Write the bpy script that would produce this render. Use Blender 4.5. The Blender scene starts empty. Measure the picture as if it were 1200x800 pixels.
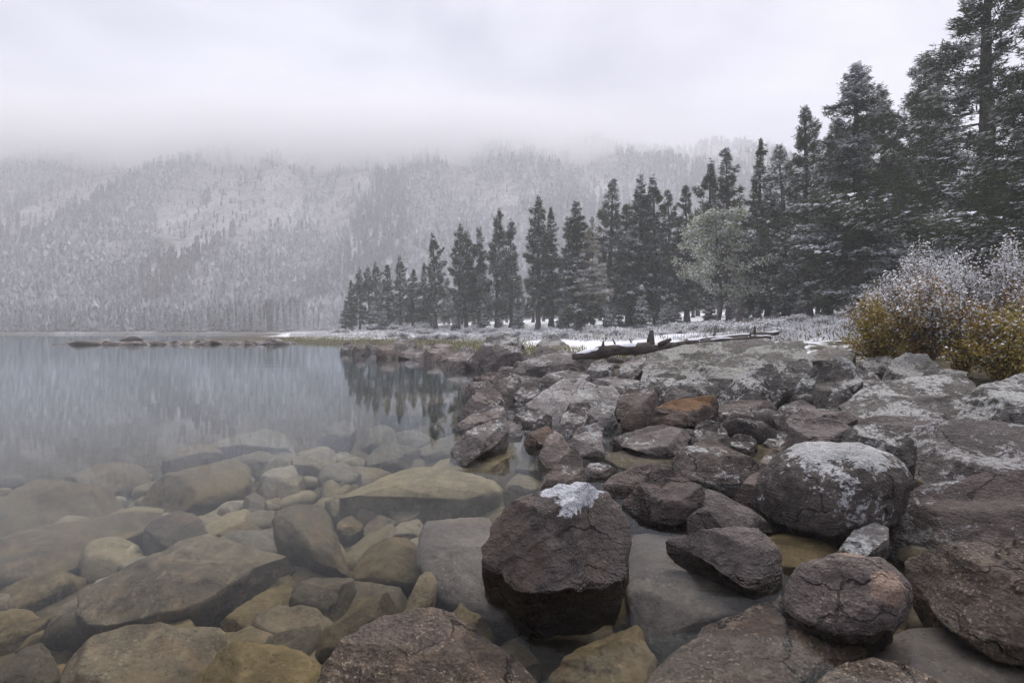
import bpy, math, random
import numpy as np
from mathutils import Vector

R = math.radians
sc = bpy.context.scene
COL = sc.collection

# ------------------------------------------------------------------ camera
F = 20.0 / 36.0 * 1200.0          # focal length in photograph pixels
HZ = 387.0                        # horizon row in the photograph
CAMZ = 1.6
cam_d = bpy.data.cameras.new('camera')
cam_d.lens = 20.0
cam_d.sensor_width = 36.0
cam_d.shift_y = -(400.0 - HZ) / 1200.0
cam_d.clip_start = 0.05
cam_d.clip_end = 6000.0
cam = bpy.data.objects.new('camera', cam_d)
COL.objects.link(cam)
cam.location = (0, 0, CAMZ)
cam.rotation_euler = (R(90), 0, 0)
sc.camera = cam

# ------------------------------------------------------------------ sky
SUN_EL, SUN_AZ = R(56), R(28)     # azimuth clockwise from +Y
w = bpy.data.worlds.new('World')
sc.world = w
w.use_nodes = True
nt = w.node_tree
nt.nodes.clear()
out = nt.nodes.new('ShaderNodeOutputWorld')
bg = nt.nodes.new('ShaderNodeBackground')
bg.inputs['Strength'].default_value = 0.1
sky = nt.nodes.new('ShaderNodeTexSky')
sky.sky_type = 'NISHITA'
sky.sun_disc = False
sky.sun_elevation = SUN_EL
sky.sun_rotation = SUN_AZ
sky.air_density = 1.0
sky.dust_density = 4.0
tc = nt.nodes.new('ShaderNodeTexCoord')
mp = nt.nodes.new('ShaderNodeMapping')
mp.inputs['Scale'].default_value = (1.0, 1.0, 1.7)
mp.inputs['Location'].default_value = (0.35, 0.2, 0.1)
nz = nt.nodes.new('ShaderNodeTexNoise')
nz.inputs['Scale'].default_value = 2.3
nz.inputs['Detail'].default_value = 5.0
nz.inputs['Roughness'].default_value = 0.5
nz.inputs['Distortion'].default_value = 0.3
cr = nt.nodes.new('ShaderNodeValToRGB')
cr.color_ramp.elements[0].position = 0.34
cr.color_ramp.elements[0].color = (1.05, 1.1, 1.55, 1)
cr.color_ramp.elements[1].position = 0.66
cr.color_ramp.elements[1].color = (3.6, 3.58, 4.12, 1)
mx = nt.nodes.new('ShaderNodeMix')
mx.data_type = 'RGBA'
mx.inputs['Factor'].default_value = 0.9
L = nt.links.new
L(tc.outputs['Generated'], mp.inputs['Vector'])
L(mp.outputs['Vector'], nz.inputs['Vector'])
L(nz.outputs['Fac'], cr.inputs['Fac'])
L(sky.outputs['Color'], mx.inputs['A'])
L(cr.outputs['Color'], mx.inputs['B'])
L(mx.outputs['Result'], bg.inputs['Color'])
L(bg.outputs['Background'], out.inputs['Surface'])

# ------------------------------------------------------------------ sun behind the overcast
sun_d = bpy.data.lights.new('sun', 'SUN')
sun_d.energy = 1.5
sun_d.angle = R(60)
sun_d.color = (1.0, 0.96, 0.92)
sun = bpy.data.objects.new('sun', sun_d)
COL.objects.link(sun)
sd = Vector((math.sin(SUN_AZ) * math.cos(SUN_EL), math.cos(SUN_AZ) * math.cos(SUN_EL), math.sin(SUN_EL)))
sun.rotation_euler = sd.to_track_quat('Z', 'Y').to_euler()

sc.view_settings.view_transform = 'Standard'
sc.view_settings.look = 'None'
sc.view_settings.gamma = 1.0
sc.view_settings.use_curve_mapping = False
sc.view_settings.exposure = 1.48
sc.cycles.max_bounces = 6
sc.cycles.diffuse_bounces = 2
sc.cycles.glossy_bounces = 2
sc.cycles.transparent_max_bounces = 12
sc.cycles.volume_bounces = 8
sc.cycles.use_denoising = True
sc.cycles.use_adaptive_sampling = True
sc.cycles.adaptive_threshold = 0.025


# ================================================================== helpers
def tag(o, label=None, cat=None, group=None, kind=None):
    if label: o['label'] = label
    if cat: o['category'] = cat
    if group: o['group'] = group
    if kind: o['kind'] = kind
    return o


def link(name, me, mat=None, parent=None, loc=None):
    o = bpy.data.objects.new(name, me)
    COL.objects.link(o)
    if mat is not None and me is not None and not me.materials:
        me.materials.append(mat)
    if parent is not None: o.parent = parent
    if loc is not None: o.location = loc
    return o


def empty(name, loc=(0, 0, 0), rz=0.0):
    o = bpy.data.objects.new(name, None)
    COL.objects.link(o)
    o.location = loc
    o.rotation_euler = (0, 0, rz)
    o.empty_display_size = 0.3
    return o


def copy_tree(o, parent=None):
    c = o.copy()
    COL.objects.link(c)
    c.parent = parent
    for ch in list(o.children):
        copy_tree(ch, c)
    return c


def mesh_np(name, V, Fc, smooth=False, col=None):
    """V (n,3); Fc (m,k) all faces of the same size k, or a list of such arrays."""
    if not isinstance(Fc, list): Fc = [Fc]
    Fc = [np.asarray(f, np.int32) for f in Fc if len(f)]
    me = bpy.data.meshes.new(name)
    V = np.asarray(V, np.float32)
    me.vertices.add(len(V))
    me.vertices.foreach_set('co', V.ravel())
    nl = sum(f.size for f in Fc)
    me.loops.add(nl)
    me.loops.foreach_set('vertex_index', np.concatenate([f.ravel() for f in Fc]))
    tot = np.concatenate([np.full(len(f), f.shape[1], np.int32) for f in Fc])
    st = np.concatenate([[0], np.cumsum(tot)[:-1]]).astype(np.int32)
    me.polygons.add(len(tot))
    me.polygons.foreach_set('loop_start', st)
    me.polygons.foreach_set('loop_total', tot)
    me.polygons.foreach_set('use_smooth', np.full(len(tot), bool(smooth)))
    if col is not None:
        a = me.color_attributes.new('tint', 'FLOAT_COLOR', 'POINT')
        c4 = np.ones((len(V), 4), np.float32)
        c4[:, :3] = col
        a.data.foreach_set('color', c4.ravel())
    me.update()
    me.validate()
    return me


def _h(ix, iy, iz, seed):
    n = (ix.astype(np.int64) * 374761393 + iy.astype(np.int64) * 668265263 + iz.astype(np.int64) * 2147483647 + seed * 974634777)
    n = n & 0xFFFFFFFF
    n = ((n ^ (n >> 13)) * 1274126177) & 0xFFFFFFFF
    n = ((n ^ (n >> 16)) * 2246822519) & 0xFFFFFFFF
    n = n ^ (n >> 15)
    return (n & 0xFFFF) / 32767.5 - 1.0


def vnoise(p, seed=0):
    p = np.asarray(p, float)
    i = np.floor(p).astype(np.int64)
    f = p - i
    u = f * f * f * (f * (f * 6 - 15) + 10)
    r = 0
    for dx in (0, 1):
        for dy in (0, 1):
            for dz in (0, 1):
                wgt = (u[:, 0] if dx else 1 - u[:, 0]) * (u[:, 1] if dy else 1 - u[:, 1]) * (u[:, 2] if dz else 1 - u[:, 2])
                r = r + wgt * _h(i[:, 0] + dx, i[:, 1] + dy, i[:, 2] + dz, seed)
    return r


def fbm(p, seed=0, oct=4, rough=0.5):
    p = np.asarray(p, float)
    s, a, tot = 0, 1.0, 0.0
    for k in range(oct):
        s = s + a * vnoise(p * (2.03 ** k) + k * 17.3, seed + k)
        tot += a
        a *= rough
    return s / tot


def unit(v):
    return v / (np.linalg.norm(v, axis=-1, keepdims=True) + 1e-9)


def P3(x, y, z=0.0):
    return np.stack([np.asarray(x, float), np.asarray(y, float), np.full(np.shape(x), z, float) if np.isscalar(z) else np.asarray(z, float)], -1)


def wx(px, D):
    return (px - 600.0) / F * D


# ------------------------------------------------------------------ terrain heights (control points: image column, distance, height)
CTRL = []
for D, row in {
    1.0: [(-900, -.9), (-200, -.7), (300, -.55), (700, -.5), (1000, -.45), (1400, -.3), (2100, .2)],
    2.0: [(-900, -.9), (-200, -.7), (300, -.55), (700, -.5), (1000, -.45), (1400, -.3), (2100, .2)],
    3.5: [(-900, -1.2), (-300, -.8), (0, -.7), (300, -.6), (600, -.55), (900, -.5), (1200, -.3), (1500, .2), (2000, .6)],
    6: [(-900, -1.8), (-300, -1.05), (0, -.84), (300, -.68), (500, -.55), (700, -.5), (900, -.25), (1100, .0), (1300, .5), (2000, 1.2)],
    10: [(-900, -2.2), (-300, -1.6), (0, -1.2), (300, -.9), (500, -.62), (650, -.45), (800, 0), (950, .4), (1100, .62), (1300, 1.1), (2000, 2.2)],
    16: [(-900, -3), (0, -2.5), (300, -1.9), (500, -1.1), (600, -.4), (700, .15), (850, .65), (1000, 1.0), (1200, 1.6), (1400, 2.2), (2000, 3.5)],
    25: [(-900, -3.4), (0, -3), (300, -2.3), (450, -1.1), (530, -.3), (600, .2), (750, .7), (900, 1.1), (1050, 1.7), (1250, 2.8), (2000, 6)],
    40: [(-900, -3.5), (0, -3), (300, -2.1), (400, -1.0), (480, -.2), (560, .3), (700, .95), (850, 1.7), (1000, 2.5), (1200, 3.6), (2000, 9)],
    70: [(-900, -3.5), (0, -2.6), (200, -1.5), (310, -.5), (370, .08), (500, .35), (650, 1.2), (800, 2.3), (1000, 3.8), (1200, 5.4), (2000, 13)],
    100: [(-900, -3.5), (0, -2.2), (120, -1.0), (220, .12), (350, .38), (420, 1.5), (500, 2.0), (700, 3.2), (1000, 5.6), (2000, 18)],
    160: [(-900, -3.0), (0, -1.8), (200, -1.0), (330, .3), (500, 3), (800, 6), (1200, 10), (2000, 25)],
    235: [(-900, .25), (-300, .25), (0, .25), (200, .25), (350, .4), (500, 4), (800, 8), (1200, 14), (2000, 30)],
    330: [(-900, 1), (0, 1), (350, 2), (800, 8), (1200, 15), (2000, 30)],
}.items():
    for px, z in row:
        CTRL.append((px, D, z))
CTRL = np.array(CTRL, float)


def _uv(px, D):
    return np.stack([px / 220.0, np.log2(D) * 1.6], -1)


_cu = _uv(CTRL[:, 0], CTRL[:, 1])
_K = np.linalg.norm(_cu[:, None] - _cu[None], axis=-1)
_A = np.block([[_K + 1e-6 * np.eye(len(_K)), np.ones((len(_K), 1))], [np.ones((1, len(_K))), np.zeros((1, 1))]])
_wt = np.linalg.solve(_A, np.concatenate([CTRL[:, 2], [0]]))


def ground_z(x, y):
    x = np.atleast_1d(np.asarray(x, float))
    y = np.atleast_1d(np.asarray(y, float))
    D = np.clip(y, 1.2, 330)
    px = np.clip(x / D * F + 600, -900, 2000)
    u = _uv(px, D)
    r = np.empty(len(u))
    for s in range(0, len(u), 20000):
        d = np.linalg.norm(u[s:s + 20000, None] - _cu[None], axis=-1)
        r[s:s + 20000] = d @ _wt[:-1] + _wt[-1]
    n = fbm(P3(x * 0.9, y * 0.9), 3, 4) * 0.07 * np.clip(D / 6, .6, 3)
    return r + n


def gz(x, y):
    return float(ground_z([x], [y])[0])


def mtn_z(x, y):
    D = np.maximum(y, 1)
    px = x / D * F + 600
    foot = np.interp(px, [-900, 330, 600, 1200, 2000], [0.1, 0.1, 4, 13, 28])
    start = np.interp(px, [-900, 420, 700, 2000], [243, 240, 225, 215])
    rise = np.maximum(D - start, 0)
    low = rise * 0.12 + np.maximum(rise - 60, 0) * 0.46
    cap = np.interp(px, [-900, 560, 700, 790, 840, 880, 940, 1050, 1300, 2000], [262, 255, 236, 220, 224, 216, 200, 185, 190, 220])
    k = 40.0
    h = -k * np.log(np.exp(-low / k) + np.exp(-cap / k)) + k * np.log(1 + np.exp(-cap / k))
    h = np.maximum(h, 0)
    g = fbm(P3(x / 75.0 + 0.25 * D / 100, D / 330.0), 11, 4) * 26 + fbm(P3(x / 22.0, D / 80.0), 15, 3) * 5
    return foot + h + g * np.clip((rise - 20) / 260, 0, 1)


# ------------------------------------------------------------------ node helpers
class NT:
    def __init__(s, name):
        s.m = bpy.data.materials.new(name)
        s.m.use_nodes = True
        s.t = s.m.node_tree
        s.t.nodes.clear()
        s.out = s.n('ShaderNodeOutputMaterial')

    def n(s, typ, **kw):
        nd = s.t.nodes.new(typ)
        for k, v in kw.items():
            setattr(nd, k, v)
        return nd

    def l(s, a, b):
        s.t.links.new(a, b)

    def sv(s, sock, v):
        if hasattr(v, 'is_linked') or isinstance(v, bpy.types.NodeSocket):
            s.l(v, sock)
        else:
            if sock.type == 'RGBA' and len(v) == 3: v = (*v, 1)
            sock.default_value = v

    def noise(s, vec, scale, detail=4, rough=.55, dist=0.0):
        nd = s.n('ShaderNodeTexNoise')
        s.l(vec, nd.inputs['Vector'])
        nd.inputs['Scale'].default_value = scale
        nd.inputs['Detail'].default_value = detail
        nd.inputs['Roughness'].default_value = rough
        nd.inputs['Distortion'].default_value = dist
        return nd.outputs['Fac']

    def vor(s, vec, scale, feature='F1'):
        nd = s.n('ShaderNodeTexVoronoi', feature=feature)
        s.l(vec, nd.inputs['Vector'])
        nd.inputs['Scale'].default_value = scale
        return nd.outputs['Distance']

    def map(s, vec, scale=(1, 1, 1), rot=(0, 0, 0)):
        nd = s.n('ShaderNodeMapping')
        s.l(vec, nd.inputs['Vector'])
        nd.inputs['Scale'].default_value = scale
        nd.inputs['Rotation'].default_value = rot
        return nd.outputs['Vector']

    def step(s, v, a, b, lo=0.0, hi=1.0):
        nd = s.n('ShaderNodeMapRange', interpolation_type='SMOOTHSTEP')
        s.sv(nd.inputs['Value'], v)
        nd.inputs['From Min'].default_value = a
        nd.inputs['From Max'].default_value = b
        nd.inputs['To Min'].default_value = lo
        nd.inputs['To Max'].default_value = hi
        return nd.outputs['Result']

    def math(s, op, a, b=0.0):
        nd = s.n('ShaderNodeMath', operation=op)
        s.sv(nd.inputs[0], a)
        s.sv(nd.inputs[1], b)
        return nd.outputs[0]

    def mix(s, fac, a, b):
        nd = s.n('ShaderNodeMix', data_type='RGBA')
        s.sv(nd.inputs[0], fac)
        s.sv(nd.inputs[6], a)
        s.sv(nd.inputs[7], b)
        return nd.outputs[2]

    def bsdf(s, col, rough=.8, bump=None, bstr=.5, bdist=.02, spec=.3):
        b = s.n('ShaderNodeBsdfPrincipled')
        s.sv(b.inputs['Base Color'], col)
        s.sv(b.inputs['Roughness'], rough)
        b.inputs['Specular IOR Level'].default_value = spec
        if bump is not None:
            bp = s.n('ShaderNodeBump')
            s.l(bump, bp.inputs['Height'])
            bp.inputs['Strength'].default_value = bstr
            bp.inputs['Distance'].default_value = bdist
            s.l(bp.outputs['Normal'], b.inputs['Normal'])
        s.l(b.outputs['BSDF'], s.out.inputs['Surface'])
        return s.m


def rock_mat(name, dark, mid, light, speck=(.3, .22, .16), speck_amt=.25, lichen=0.0, rust=0.0, snow=0.0, rough=.8, fine=1.0, lich_col=(.52, .52, .5), rustcol=(.28, .13, .06), moss=0.0, patches=(), bump=1.0, cracks=.8, wet=True):
    t = NT(name)
    tco = t.n('ShaderNodeTexCoord')
    oi = t.n('ShaderNodeObjectInfo')
    off = t.n('ShaderNodeVectorMath', operation='SCALE')
    off.inputs[0].default_value = (61, 37, 53)
    t.l(oi.outputs['Random'], off.inputs['Scale'])
    ad = t.n('ShaderNodeVectorMath', operation='ADD')
    t.l(tco.outputs['Object'], ad.inputs[0])
    t.l(off.outputs[0], ad.inputs[1])
    v = ad.outputs[0]
    n1 = t.noise(v, 2.2, 5, .6, .4)
    n2 = t.noise(v, 9, 6, .65)
    n3 = t.noise(v, 60 * fine, 4, .7)
    vs = t.map(v, (1.2, 1.2, 9), (.25, .15, 0))
    strata = t.noise(vs, 3.0, 4, .6, .6)
    c = t.mix(t.step(n1, .35, .66), dark, mid)
    c = t.mix(t.step(n2, .45, .75), c, light)
    c = t.mix(t.step(strata, .5, .72, 0, .4), c, dark)
    vn = t.vor(v, 55 * fine)
    wob = t.n('ShaderNodeTexNoise')
    t.l(v, wob.inputs['Vector'])
    wob.inputs['Scale'].default_value = 3.0
    wob.inputs['Detail'].default_value = 5.0
    vm = t.n('ShaderNodeVectorMath', operation='MULTIPLY_ADD')
    t.l(wob.outputs['Color'], vm.inputs[0])
    vm.inputs[1].default_value = (.5, .5, .5)
    t.l(v, vm.inputs[2])
    ce = t.vor(t.map(vm.outputs[0], (1, 1, 1.7), (.4, .3, 0)), 1.5, 'DISTANCE_TO_EDGE')
    crack = t.math('MULTIPLY', t.step(ce, .022, .004), t.step(t.noise(v, 1.3, 2), .42, .55))
    big = t.noise(v, .9, 3, .5)
    c = t.mix(t.step(big, .35, .68, 0, .5), c, light)
    c = t.mix(t.math('MULTIPLY', crack, cracks), c, tuple(x * .3 for x in dark))
    sp = t.math('MULTIPLY', t.step(n3, .52, .7), t.step(t.noise(v, 3.5, 3), .35, .65))
    c = t.mix(t.math('MULTIPLY', sp, speck_amt), c, speck)
    dk = t.step(t.noise(v, 38 * fine, 3, .7), .56, .68, 0, .55)
    c = t.mix(dk, c, tuple(x * .35 for x in dark))
    hs = t.n('ShaderNodeHueSaturation')          # every stone its own tone
    t.l(c, hs.inputs['Color'])
    t.l(t.step(oi.outputs['Random'], 0, 1, .74, 1.32), hs.inputs['Value'])
    t.l(t.step(t.math('FRACT', t.math('MULTIPLY', oi.outputs['Random'], 7.3)), 0, 1, .78, 1.12), hs.inputs['Saturation'])
    c = hs.outputs['Color']
    geo = t.n('ShaderNodeNewGeometry')
    sx = t.n('ShaderNodeSeparateXYZ')
    t.l(geo.outputs['Normal'], sx.inputs[0])
    up = sx.outputs['Z']
    if rust:
        rn = t.math('ADD', t.noise(v, 4.5, 5, .65, .3), t.step(t.noise(v, 1.6, 2), .3, .7, -.12, .12))
        c = t.mix(t.math('MULTIPLY', t.step(rn, .56, .68), rust), c, rustcol)
    if moss:
        c = t.mix(t.math('MULTIPLY', t.step(t.noise(v, 5, 5, .6), .55, .65), moss), c, (.075, .08, .03))
    if lichen:
        ln = t.noise(v, 12.0, 8, .75, .25)
        lb = t.math('ADD', ln, t.math('MULTIPLY', up, .16))
        lb = t.math('ADD', lb, t.step(t.noise(v, 1.7, 3), .3, .7, -.13, .1))
        m = t.step(lb, .70 - .16 * lichen, .76 - .16 * lichen)
        lc = t.mix(t.step(t.noise(v, 33, 3), .4, .6), lich_col, tuple(x * .62 for x in lich_col))
        c = t.mix(m, c, lc)
        dots = t.step(t.vor(t.map(v, (1, 1, 1)), 16), .16, .11)
        dots = t.math('MULTIPLY', dots, t.step(t.noise(v, 2.7, 2), .5, .6))
        c = t.mix(t.math('MULTIPLY', dots, min(1, lichen)), c, (.6, .58, .5))
    gs = t.n('ShaderNodeSeparateXYZ')
    t.l(tco.outputs['Generated'], gs.inputs[0])
    for (gx, gz_, rx, rz, amt, pc, na) in patches:      # a stain, crust or snow cap at its own place on the stone
        dx = t.math('DIVIDE', t.math('SUBTRACT', gs.outputs['X'], gx), rx)
        dz = t.math('DIVIDE', t.math('SUBTRACT', gs.outputs['Z'], gz_), rz)
        dd = t.math('ADD', t.math('MULTIPLY', dx, dx), t.math('MULTIPLY', dz, dz))
        dd = t.math('ADD', dd, t.math('MULTIPLY', t.math('SUBTRACT', t.noise(v, 8, 7, .7), .5), na))
        c = t.mix(t.math('MULTIPLY', t.step(dd, 1.05, .8), amt), c, t.mix(t.step(n3, .4, .62), pc, tuple(x * .72 for x in pc)))
    rel = t.math('ADD', t.math('MULTIPLY', n2, 1.5), t.math('MULTIPLY', n3, .4))
    rel = t.math('ADD', rel, t.math('MULTIPLY', strata, .8))
    rel = t.math('ADD', rel, t.math('MULTIPLY', vn, .3))
    rel = t.math('SUBTRACT', rel, t.math('MULTIPLY', crack, 1.1 * cracks))
    wp = t.n('ShaderNodeSeparateXYZ')
    t.l(geo.outputs['Position'], wp.inputs[0])
    if wet: rough = t.step(t.math('ADD', wp.outputs['Z'], t.math('MULTIPLY', n2, .12)), .07, .16, .22, rough)
    return t.bsdf(c, rough, rel, min(1, .95 * bump), .05 * bump, .3)


M = {}
M['shore'] = rock_mat('shore_rock', (0.0614, 0.0493, 0.0439), (0.143, 0.115, 0.101), (0.276, 0.231, 0.201), speck=(.36, .29, .23), speck_amt=.5, lichen=.03)
M['pale'] = rock_mat('pale_shore_rock', (0.102, 0.0886, 0.0823), (0.225, 0.197, 0.182), (0.389, 0.35, 0.318), speck_amt=.3, lichen=.3)
M['lichen'] = rock_mat('lichen_rock', (.045, .04, .037), (.1, .09, .083), (.18, .165, .15), speck_amt=.45, lichen=.55, moss=.35, lich_col=(.52, .515, .49))
M['bedrock'] = rock_mat('bedrock', (.08, .075, .068), (.16, .15, .136), (.24, .226, .205), speck_amt=.3, lichen=.5, moss=.45, rust=.12, lich_col=(.42, .41, .37))
M['darkbed'] = rock_mat('dark_bedrock', (0.043, 0.0345, 0.0318), (0.087, 0.0709, 0.0645), (0.164, 0.136, 0.121), speck_amt=.3, lichen=.3, lich_col=(.42, .41, .4))
M['boulder'] = rock_mat('dark_boulder', (0.0442, 0.0345, 0.0329), (0.092, 0.0727, 0.0656), (0.184, 0.144, 0.125), speck=(.4, .31, .25), speck_amt=.75, rust=.1, fine=1.1, rough=.65)
M['tan'] = rock_mat('dark_boulder_with_tan_patch', (0.0442, 0.0345, 0.0329), (0.0884, 0.0703, 0.0635), (0.172, 0.136, 0.118), speck=(.42, .33, .26), speck_amt=.75, fine=1.1, rough=.65, patches=[(.68, .84, .15, .13, .85, (.42, .29, .21), 4.0)])
M['hero'] = rock_mat('pitted_boulder', (.045, .037, .036), (.115, .094, .086), (.23, .19, .165), speck=(.4, .3, .22), speck_amt=.7, rust=.3, rustcol=(.19, .125, .085), fine=1.0, bump=1.3,
                      patches=[(.16, .6, .2, .5, .5, (.22, .165, .13), 4.5), (.63, 1.0, .25, .15, 1.0, (.78, .79, .82), 4.2)])
M['round'] = rock_mat('lichen_boulder', (0.0442, 0.0357, 0.0329), (0.104, 0.0841, 0.0732), (0.233, 0.185, 0.153), speck=(.42, .33, .25), speck_amt=.75, lichen=.62, lich_col=(.6, .6, .59), patches=[(.5, 1.0, .5, .12, .8, (.58, .58, .57), 5.5)])
M['brownrock'] = rock_mat('brown_black_rock', (.036, .028, .024), (.08, .062, .05), (.15, .118, .092), speck=(.46, .35, .25), speck_amt=.9, rust=.12, rustcol=(.17, .1, .06), fine=.9)
M['brown'] = rock_mat('brown_speckled_rock', (.042, .03, .022), (.105, .073, .05), (.21, .15, .1), speck=(.52, .4, .28), speck_amt=.95, rust=.22, rustcol=(.2, .1, .045), fine=.8)
M['rust'] = rock_mat('rusty_slab', (.035, .028, .025), (.08, .06, .052), (.15, .118, .095), speck_amt=.4, rust=.1, patches=[(.62, .98, .4, .2, .8, (.29, .16, .075), 4.0)])
M['rustflat'] = rock_mat('rusty_flat_rock', (.04, .03, .025), (.1, .07, .055), (.17, .13, .1), speck_amt=.4, rust=.4)
M['under'] = rock_mat('submerged_rock', (.06, .045, .02), (.12, .092, .043), (.185, .145, .074), speck=(.34, .27, .18), speck_amt=.5, rust=.25, rustcol=(.2, .12, .055), fine=.8, bump=.4, cracks=.1, wet=False)
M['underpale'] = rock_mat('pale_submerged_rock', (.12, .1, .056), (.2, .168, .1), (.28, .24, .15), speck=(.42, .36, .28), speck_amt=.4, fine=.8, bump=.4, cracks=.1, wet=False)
M['undergrey'] = rock_mat('grey_submerged_rock', (.065, .053, .041), (.11, .091, .07), (.165, .138, .108), speck=(.36, .3, .25), speck_amt=.5, fine=.8, bump=.35, cracks=.15, wet=False)


def tint_mat(name, rough=.85, trans=0.0, spec=.15):
    t = NT(name)
    a = t.n('ShaderNodeVertexColor', layer_name='tint')
    if not trans:
        return t.bsdf(a.outputs['Color'], rough, spec=spec)
    d = t.n('ShaderNodeBsdfDiffuse')
    tr = t.n('ShaderNodeBsdfTranslucent')
    t.l(a.outputs['Color'], d.inputs['Color'])
    t.l(a.outputs['Color'], tr.inputs['Color'])
    ms = t.n('ShaderNodeMixShader')
    ms.inputs[0].default_value = trans
    t.l(d.outputs[0], ms.inputs[1])
    t.l(tr.outputs[0], ms.inputs[2])
    t.l(ms.outputs[0], t.out.inputs['Surface'])
    return t.m


M['needles'] = tint_mat('needles_and_snow', trans=.2)
M['leaves'] = tint_mat('leaves_and_snow', trans=.3)
M['forest'] = tint_mat('distant_forest')


def simple_mat(name, ca, cb, scale, rough=.85, stretch=(1, 1, 1), bstr=.5, bdist=.02):
    t = NT(name)
    tco = t.n('ShaderNodeTexCoord')
    v = t.map(tco.outputs['Object'], stretch)
    n = t.noise(v, scale, 5, .65)
    return t.bsdf(t.mix(t.step(n, .35, .65), ca, cb), rough, n, bstr, bdist)


M['bark'] = simple_mat('bark', (.035, .03, .028), (.11, .095, .088), 7, stretch=(1, 1, .18), bdist=.05)
M['twig'] = simple_mat('twig', (.05, .038, .03), (.12, .09, .075), 20)
M['drift'] = simple_mat('driftwood', (.045, .036, .031), (.13, .105, .092), 9, stretch=(.2, 1, 1), bdist=.03)
M['snow'] = simple_mat('snow', (.74, .75, .79), (.84, .85, .87), 12, .7, bdist=.03)

# ================================================================== ground
t = NT('ground_cover')
geo = t.n('ShaderNodeNewGeometry')
pos = geo.outputs['Position']
sx = t.n('ShaderNodeSeparateXYZ')
t.l(pos, sx.inputs[0])
n1 = t.noise(pos, .35, 5, .6)
n2 = t.noise(pos, 2.3, 6, .65)
n3 = t.noise(pos, 14, 4, .7)
silt = t.mix(t.step(n2, .35, .65), (.06, .047, .026), (.13, .104, .06))
silt = t.mix(t.step(n3, .4, .7, 0, .5), silt, (.03, .025, .018))
soil = t.mix(t.step(n2, .4, .6), (.05, .042, .032), (.1, .088, .055))
soil = t.mix(t.step(n3, .45, .65, 0, .5), soil, (.14, .125, .075))
snow = t.mix(n3, (.7, .71, .74), (.82, .83, .85))
sm = t.math('ADD', t.math('MULTIPLY', n1, .5), t.math('MULTIPLY', n2, .5))
sm = t.math('ADD', sm, t.step(sx.outputs['Z'], .12, .6, -.35, .1))
sm = t.math('ADD', sm, t.step(sx.outputs['Y'], 9, 40, -.2, .06))
land = t.mix(t.step(sm, .44, .52), soil, snow)
c = t.mix(t.step(sx.outputs['Z'], .0, .06), silt, land)
rel = t.math('ADD', n2, t.math('MULTIPLY', n3, .4))
M['ground'] = t.bsdf(c, .9, rel, .6, .06, .15)

Dl = np.concatenate([[-60, -25, -10, -4, -1, .6], np.geomspace(1.4, 330, 210)])
U = np.linspace(-2.7, 2.7, 240)
DD, UU = np.meshgrid(Dl, U, indexing='ij')
X = UU * (6 + np.maximum(DD, 0) * 1.0)
Z = ground_z(X.ravel(), DD.ravel()).reshape(X.shape)
drop = np.clip((DD - 246) / 30, 0, 1)
Z = Z - drop * (Z + 2) * (UU < 3)


def grid_faces(a, b):
    i = np.arange(a * b).reshape(a, b)
    return np.stack([i[:-1, :-1], i[:-1, 1:], i[1:, 1:], i[1:, :-1]], -1).reshape(-1, 4)


V = np.stack([X, DD, Z], -1).reshape(-1, 3)
g = link('ground', mesh_np('ground', V, grid_faces(*X.shape), True), M['ground'])
tag(g, kind='structure')

# ------------------------------------------------------------------ mountain
t = NT('mountain_slope')
geo = t.n('ShaderNodeNewGeometry')
pos = geo.outputs['Position']
st = t.map(pos, (1, .28, .28), (0, 0, .25))
a1 = t.noise(st, .03, 6, .65, .5)
a2 = t.noise(pos, .09, 6, .7)
a3 = t.noise(pos, .5, 4, .7)
c = t.mix(t.step(a2, .42, .62), (.4, .385, .385), (.17, .15, .145))
c = t.mix(t.step(a1, .45, .68), c, (.55, .545, .56))
c = t.mix(t.step(a3, .45, .6, 0, .75), c, (.13, .115, .11))
M['mountain'] = t.bsdf(c, .95, a3, .6, 1.0, .1)
px = np.linspace(-800, 2000, 220)
Dm = np.geomspace(205, 1500, 160)
PX, DM = np.meshgrid(px, Dm, indexing='ij')
X = wx(PX, DM)
Z = mtn_z(X.ravel(), DM.ravel()).reshape(X.shape)
edge = (DM < np.interp(PX, [-900, 420, 700, 2000], [243, 240, 225, 215]) + .5)
Z = np.where(edge, Z - 3.0, Z)
V = np.stack([X, DM, Z], -1).reshape(-1, 3)
g = link('mountain', mesh_np('mountain', V, grid_faces(*X.shape)[:, ::-1], True), M['mountain'])
tag(g, kind='structure')

# ------------------------------------------------------------------ lake water
t = NT('lake_water')
geo = t.n('ShaderNodeNewGeometry')
pos = geo.outputs['Position']
w1 = t.noise(t.map(pos, (.55, 1.9, 1)), 1.0, 3, .55, .2)
w2 = t.noise(t.map(pos, (.12, .5, 1)), 1.0, 3, .5, .3)
w3 = t.noise(t.map(pos, (1.8, 7, 1)), 1.0, 2, .5)
sxx = t.n('ShaderNodeSeparateXYZ')
t.l(pos, sxx.inputs[0])
hh = t.math('ADD', t.math('MULTIPLY', w1, .5), t.math('MULTIPLY', w2, 1.4))
hh = t.math('ADD', hh, t.math('MULTIPLY', w3, .12))
bp = t.n('ShaderNodeBump')
t.l(hh, bp.inputs['Height'])
bp.inputs['Distance'].default_value = .05
t.l(t.step(sxx.outputs['Y'], 2.5, 30, .02, .12), bp.inputs['Strength'])
fr = t.n('ShaderNodeFresnel')
fr.inputs['IOR'].default_value = 1.33
t.l(bp.outputs['Normal'], fr.inputs['Normal'])
gl = t.n('ShaderNodeBsdfGlossy')
gl.inputs['Roughness'].default_value = .03
gl.inputs['Color'].default_value = (.9, .96, 1, 1)
t.l(bp.outputs['Normal'], gl.inputs['Normal'])
tr = t.n('ShaderNodeBsdfTransparent')
ms = t.n('ShaderNodeMixShader')
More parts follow.
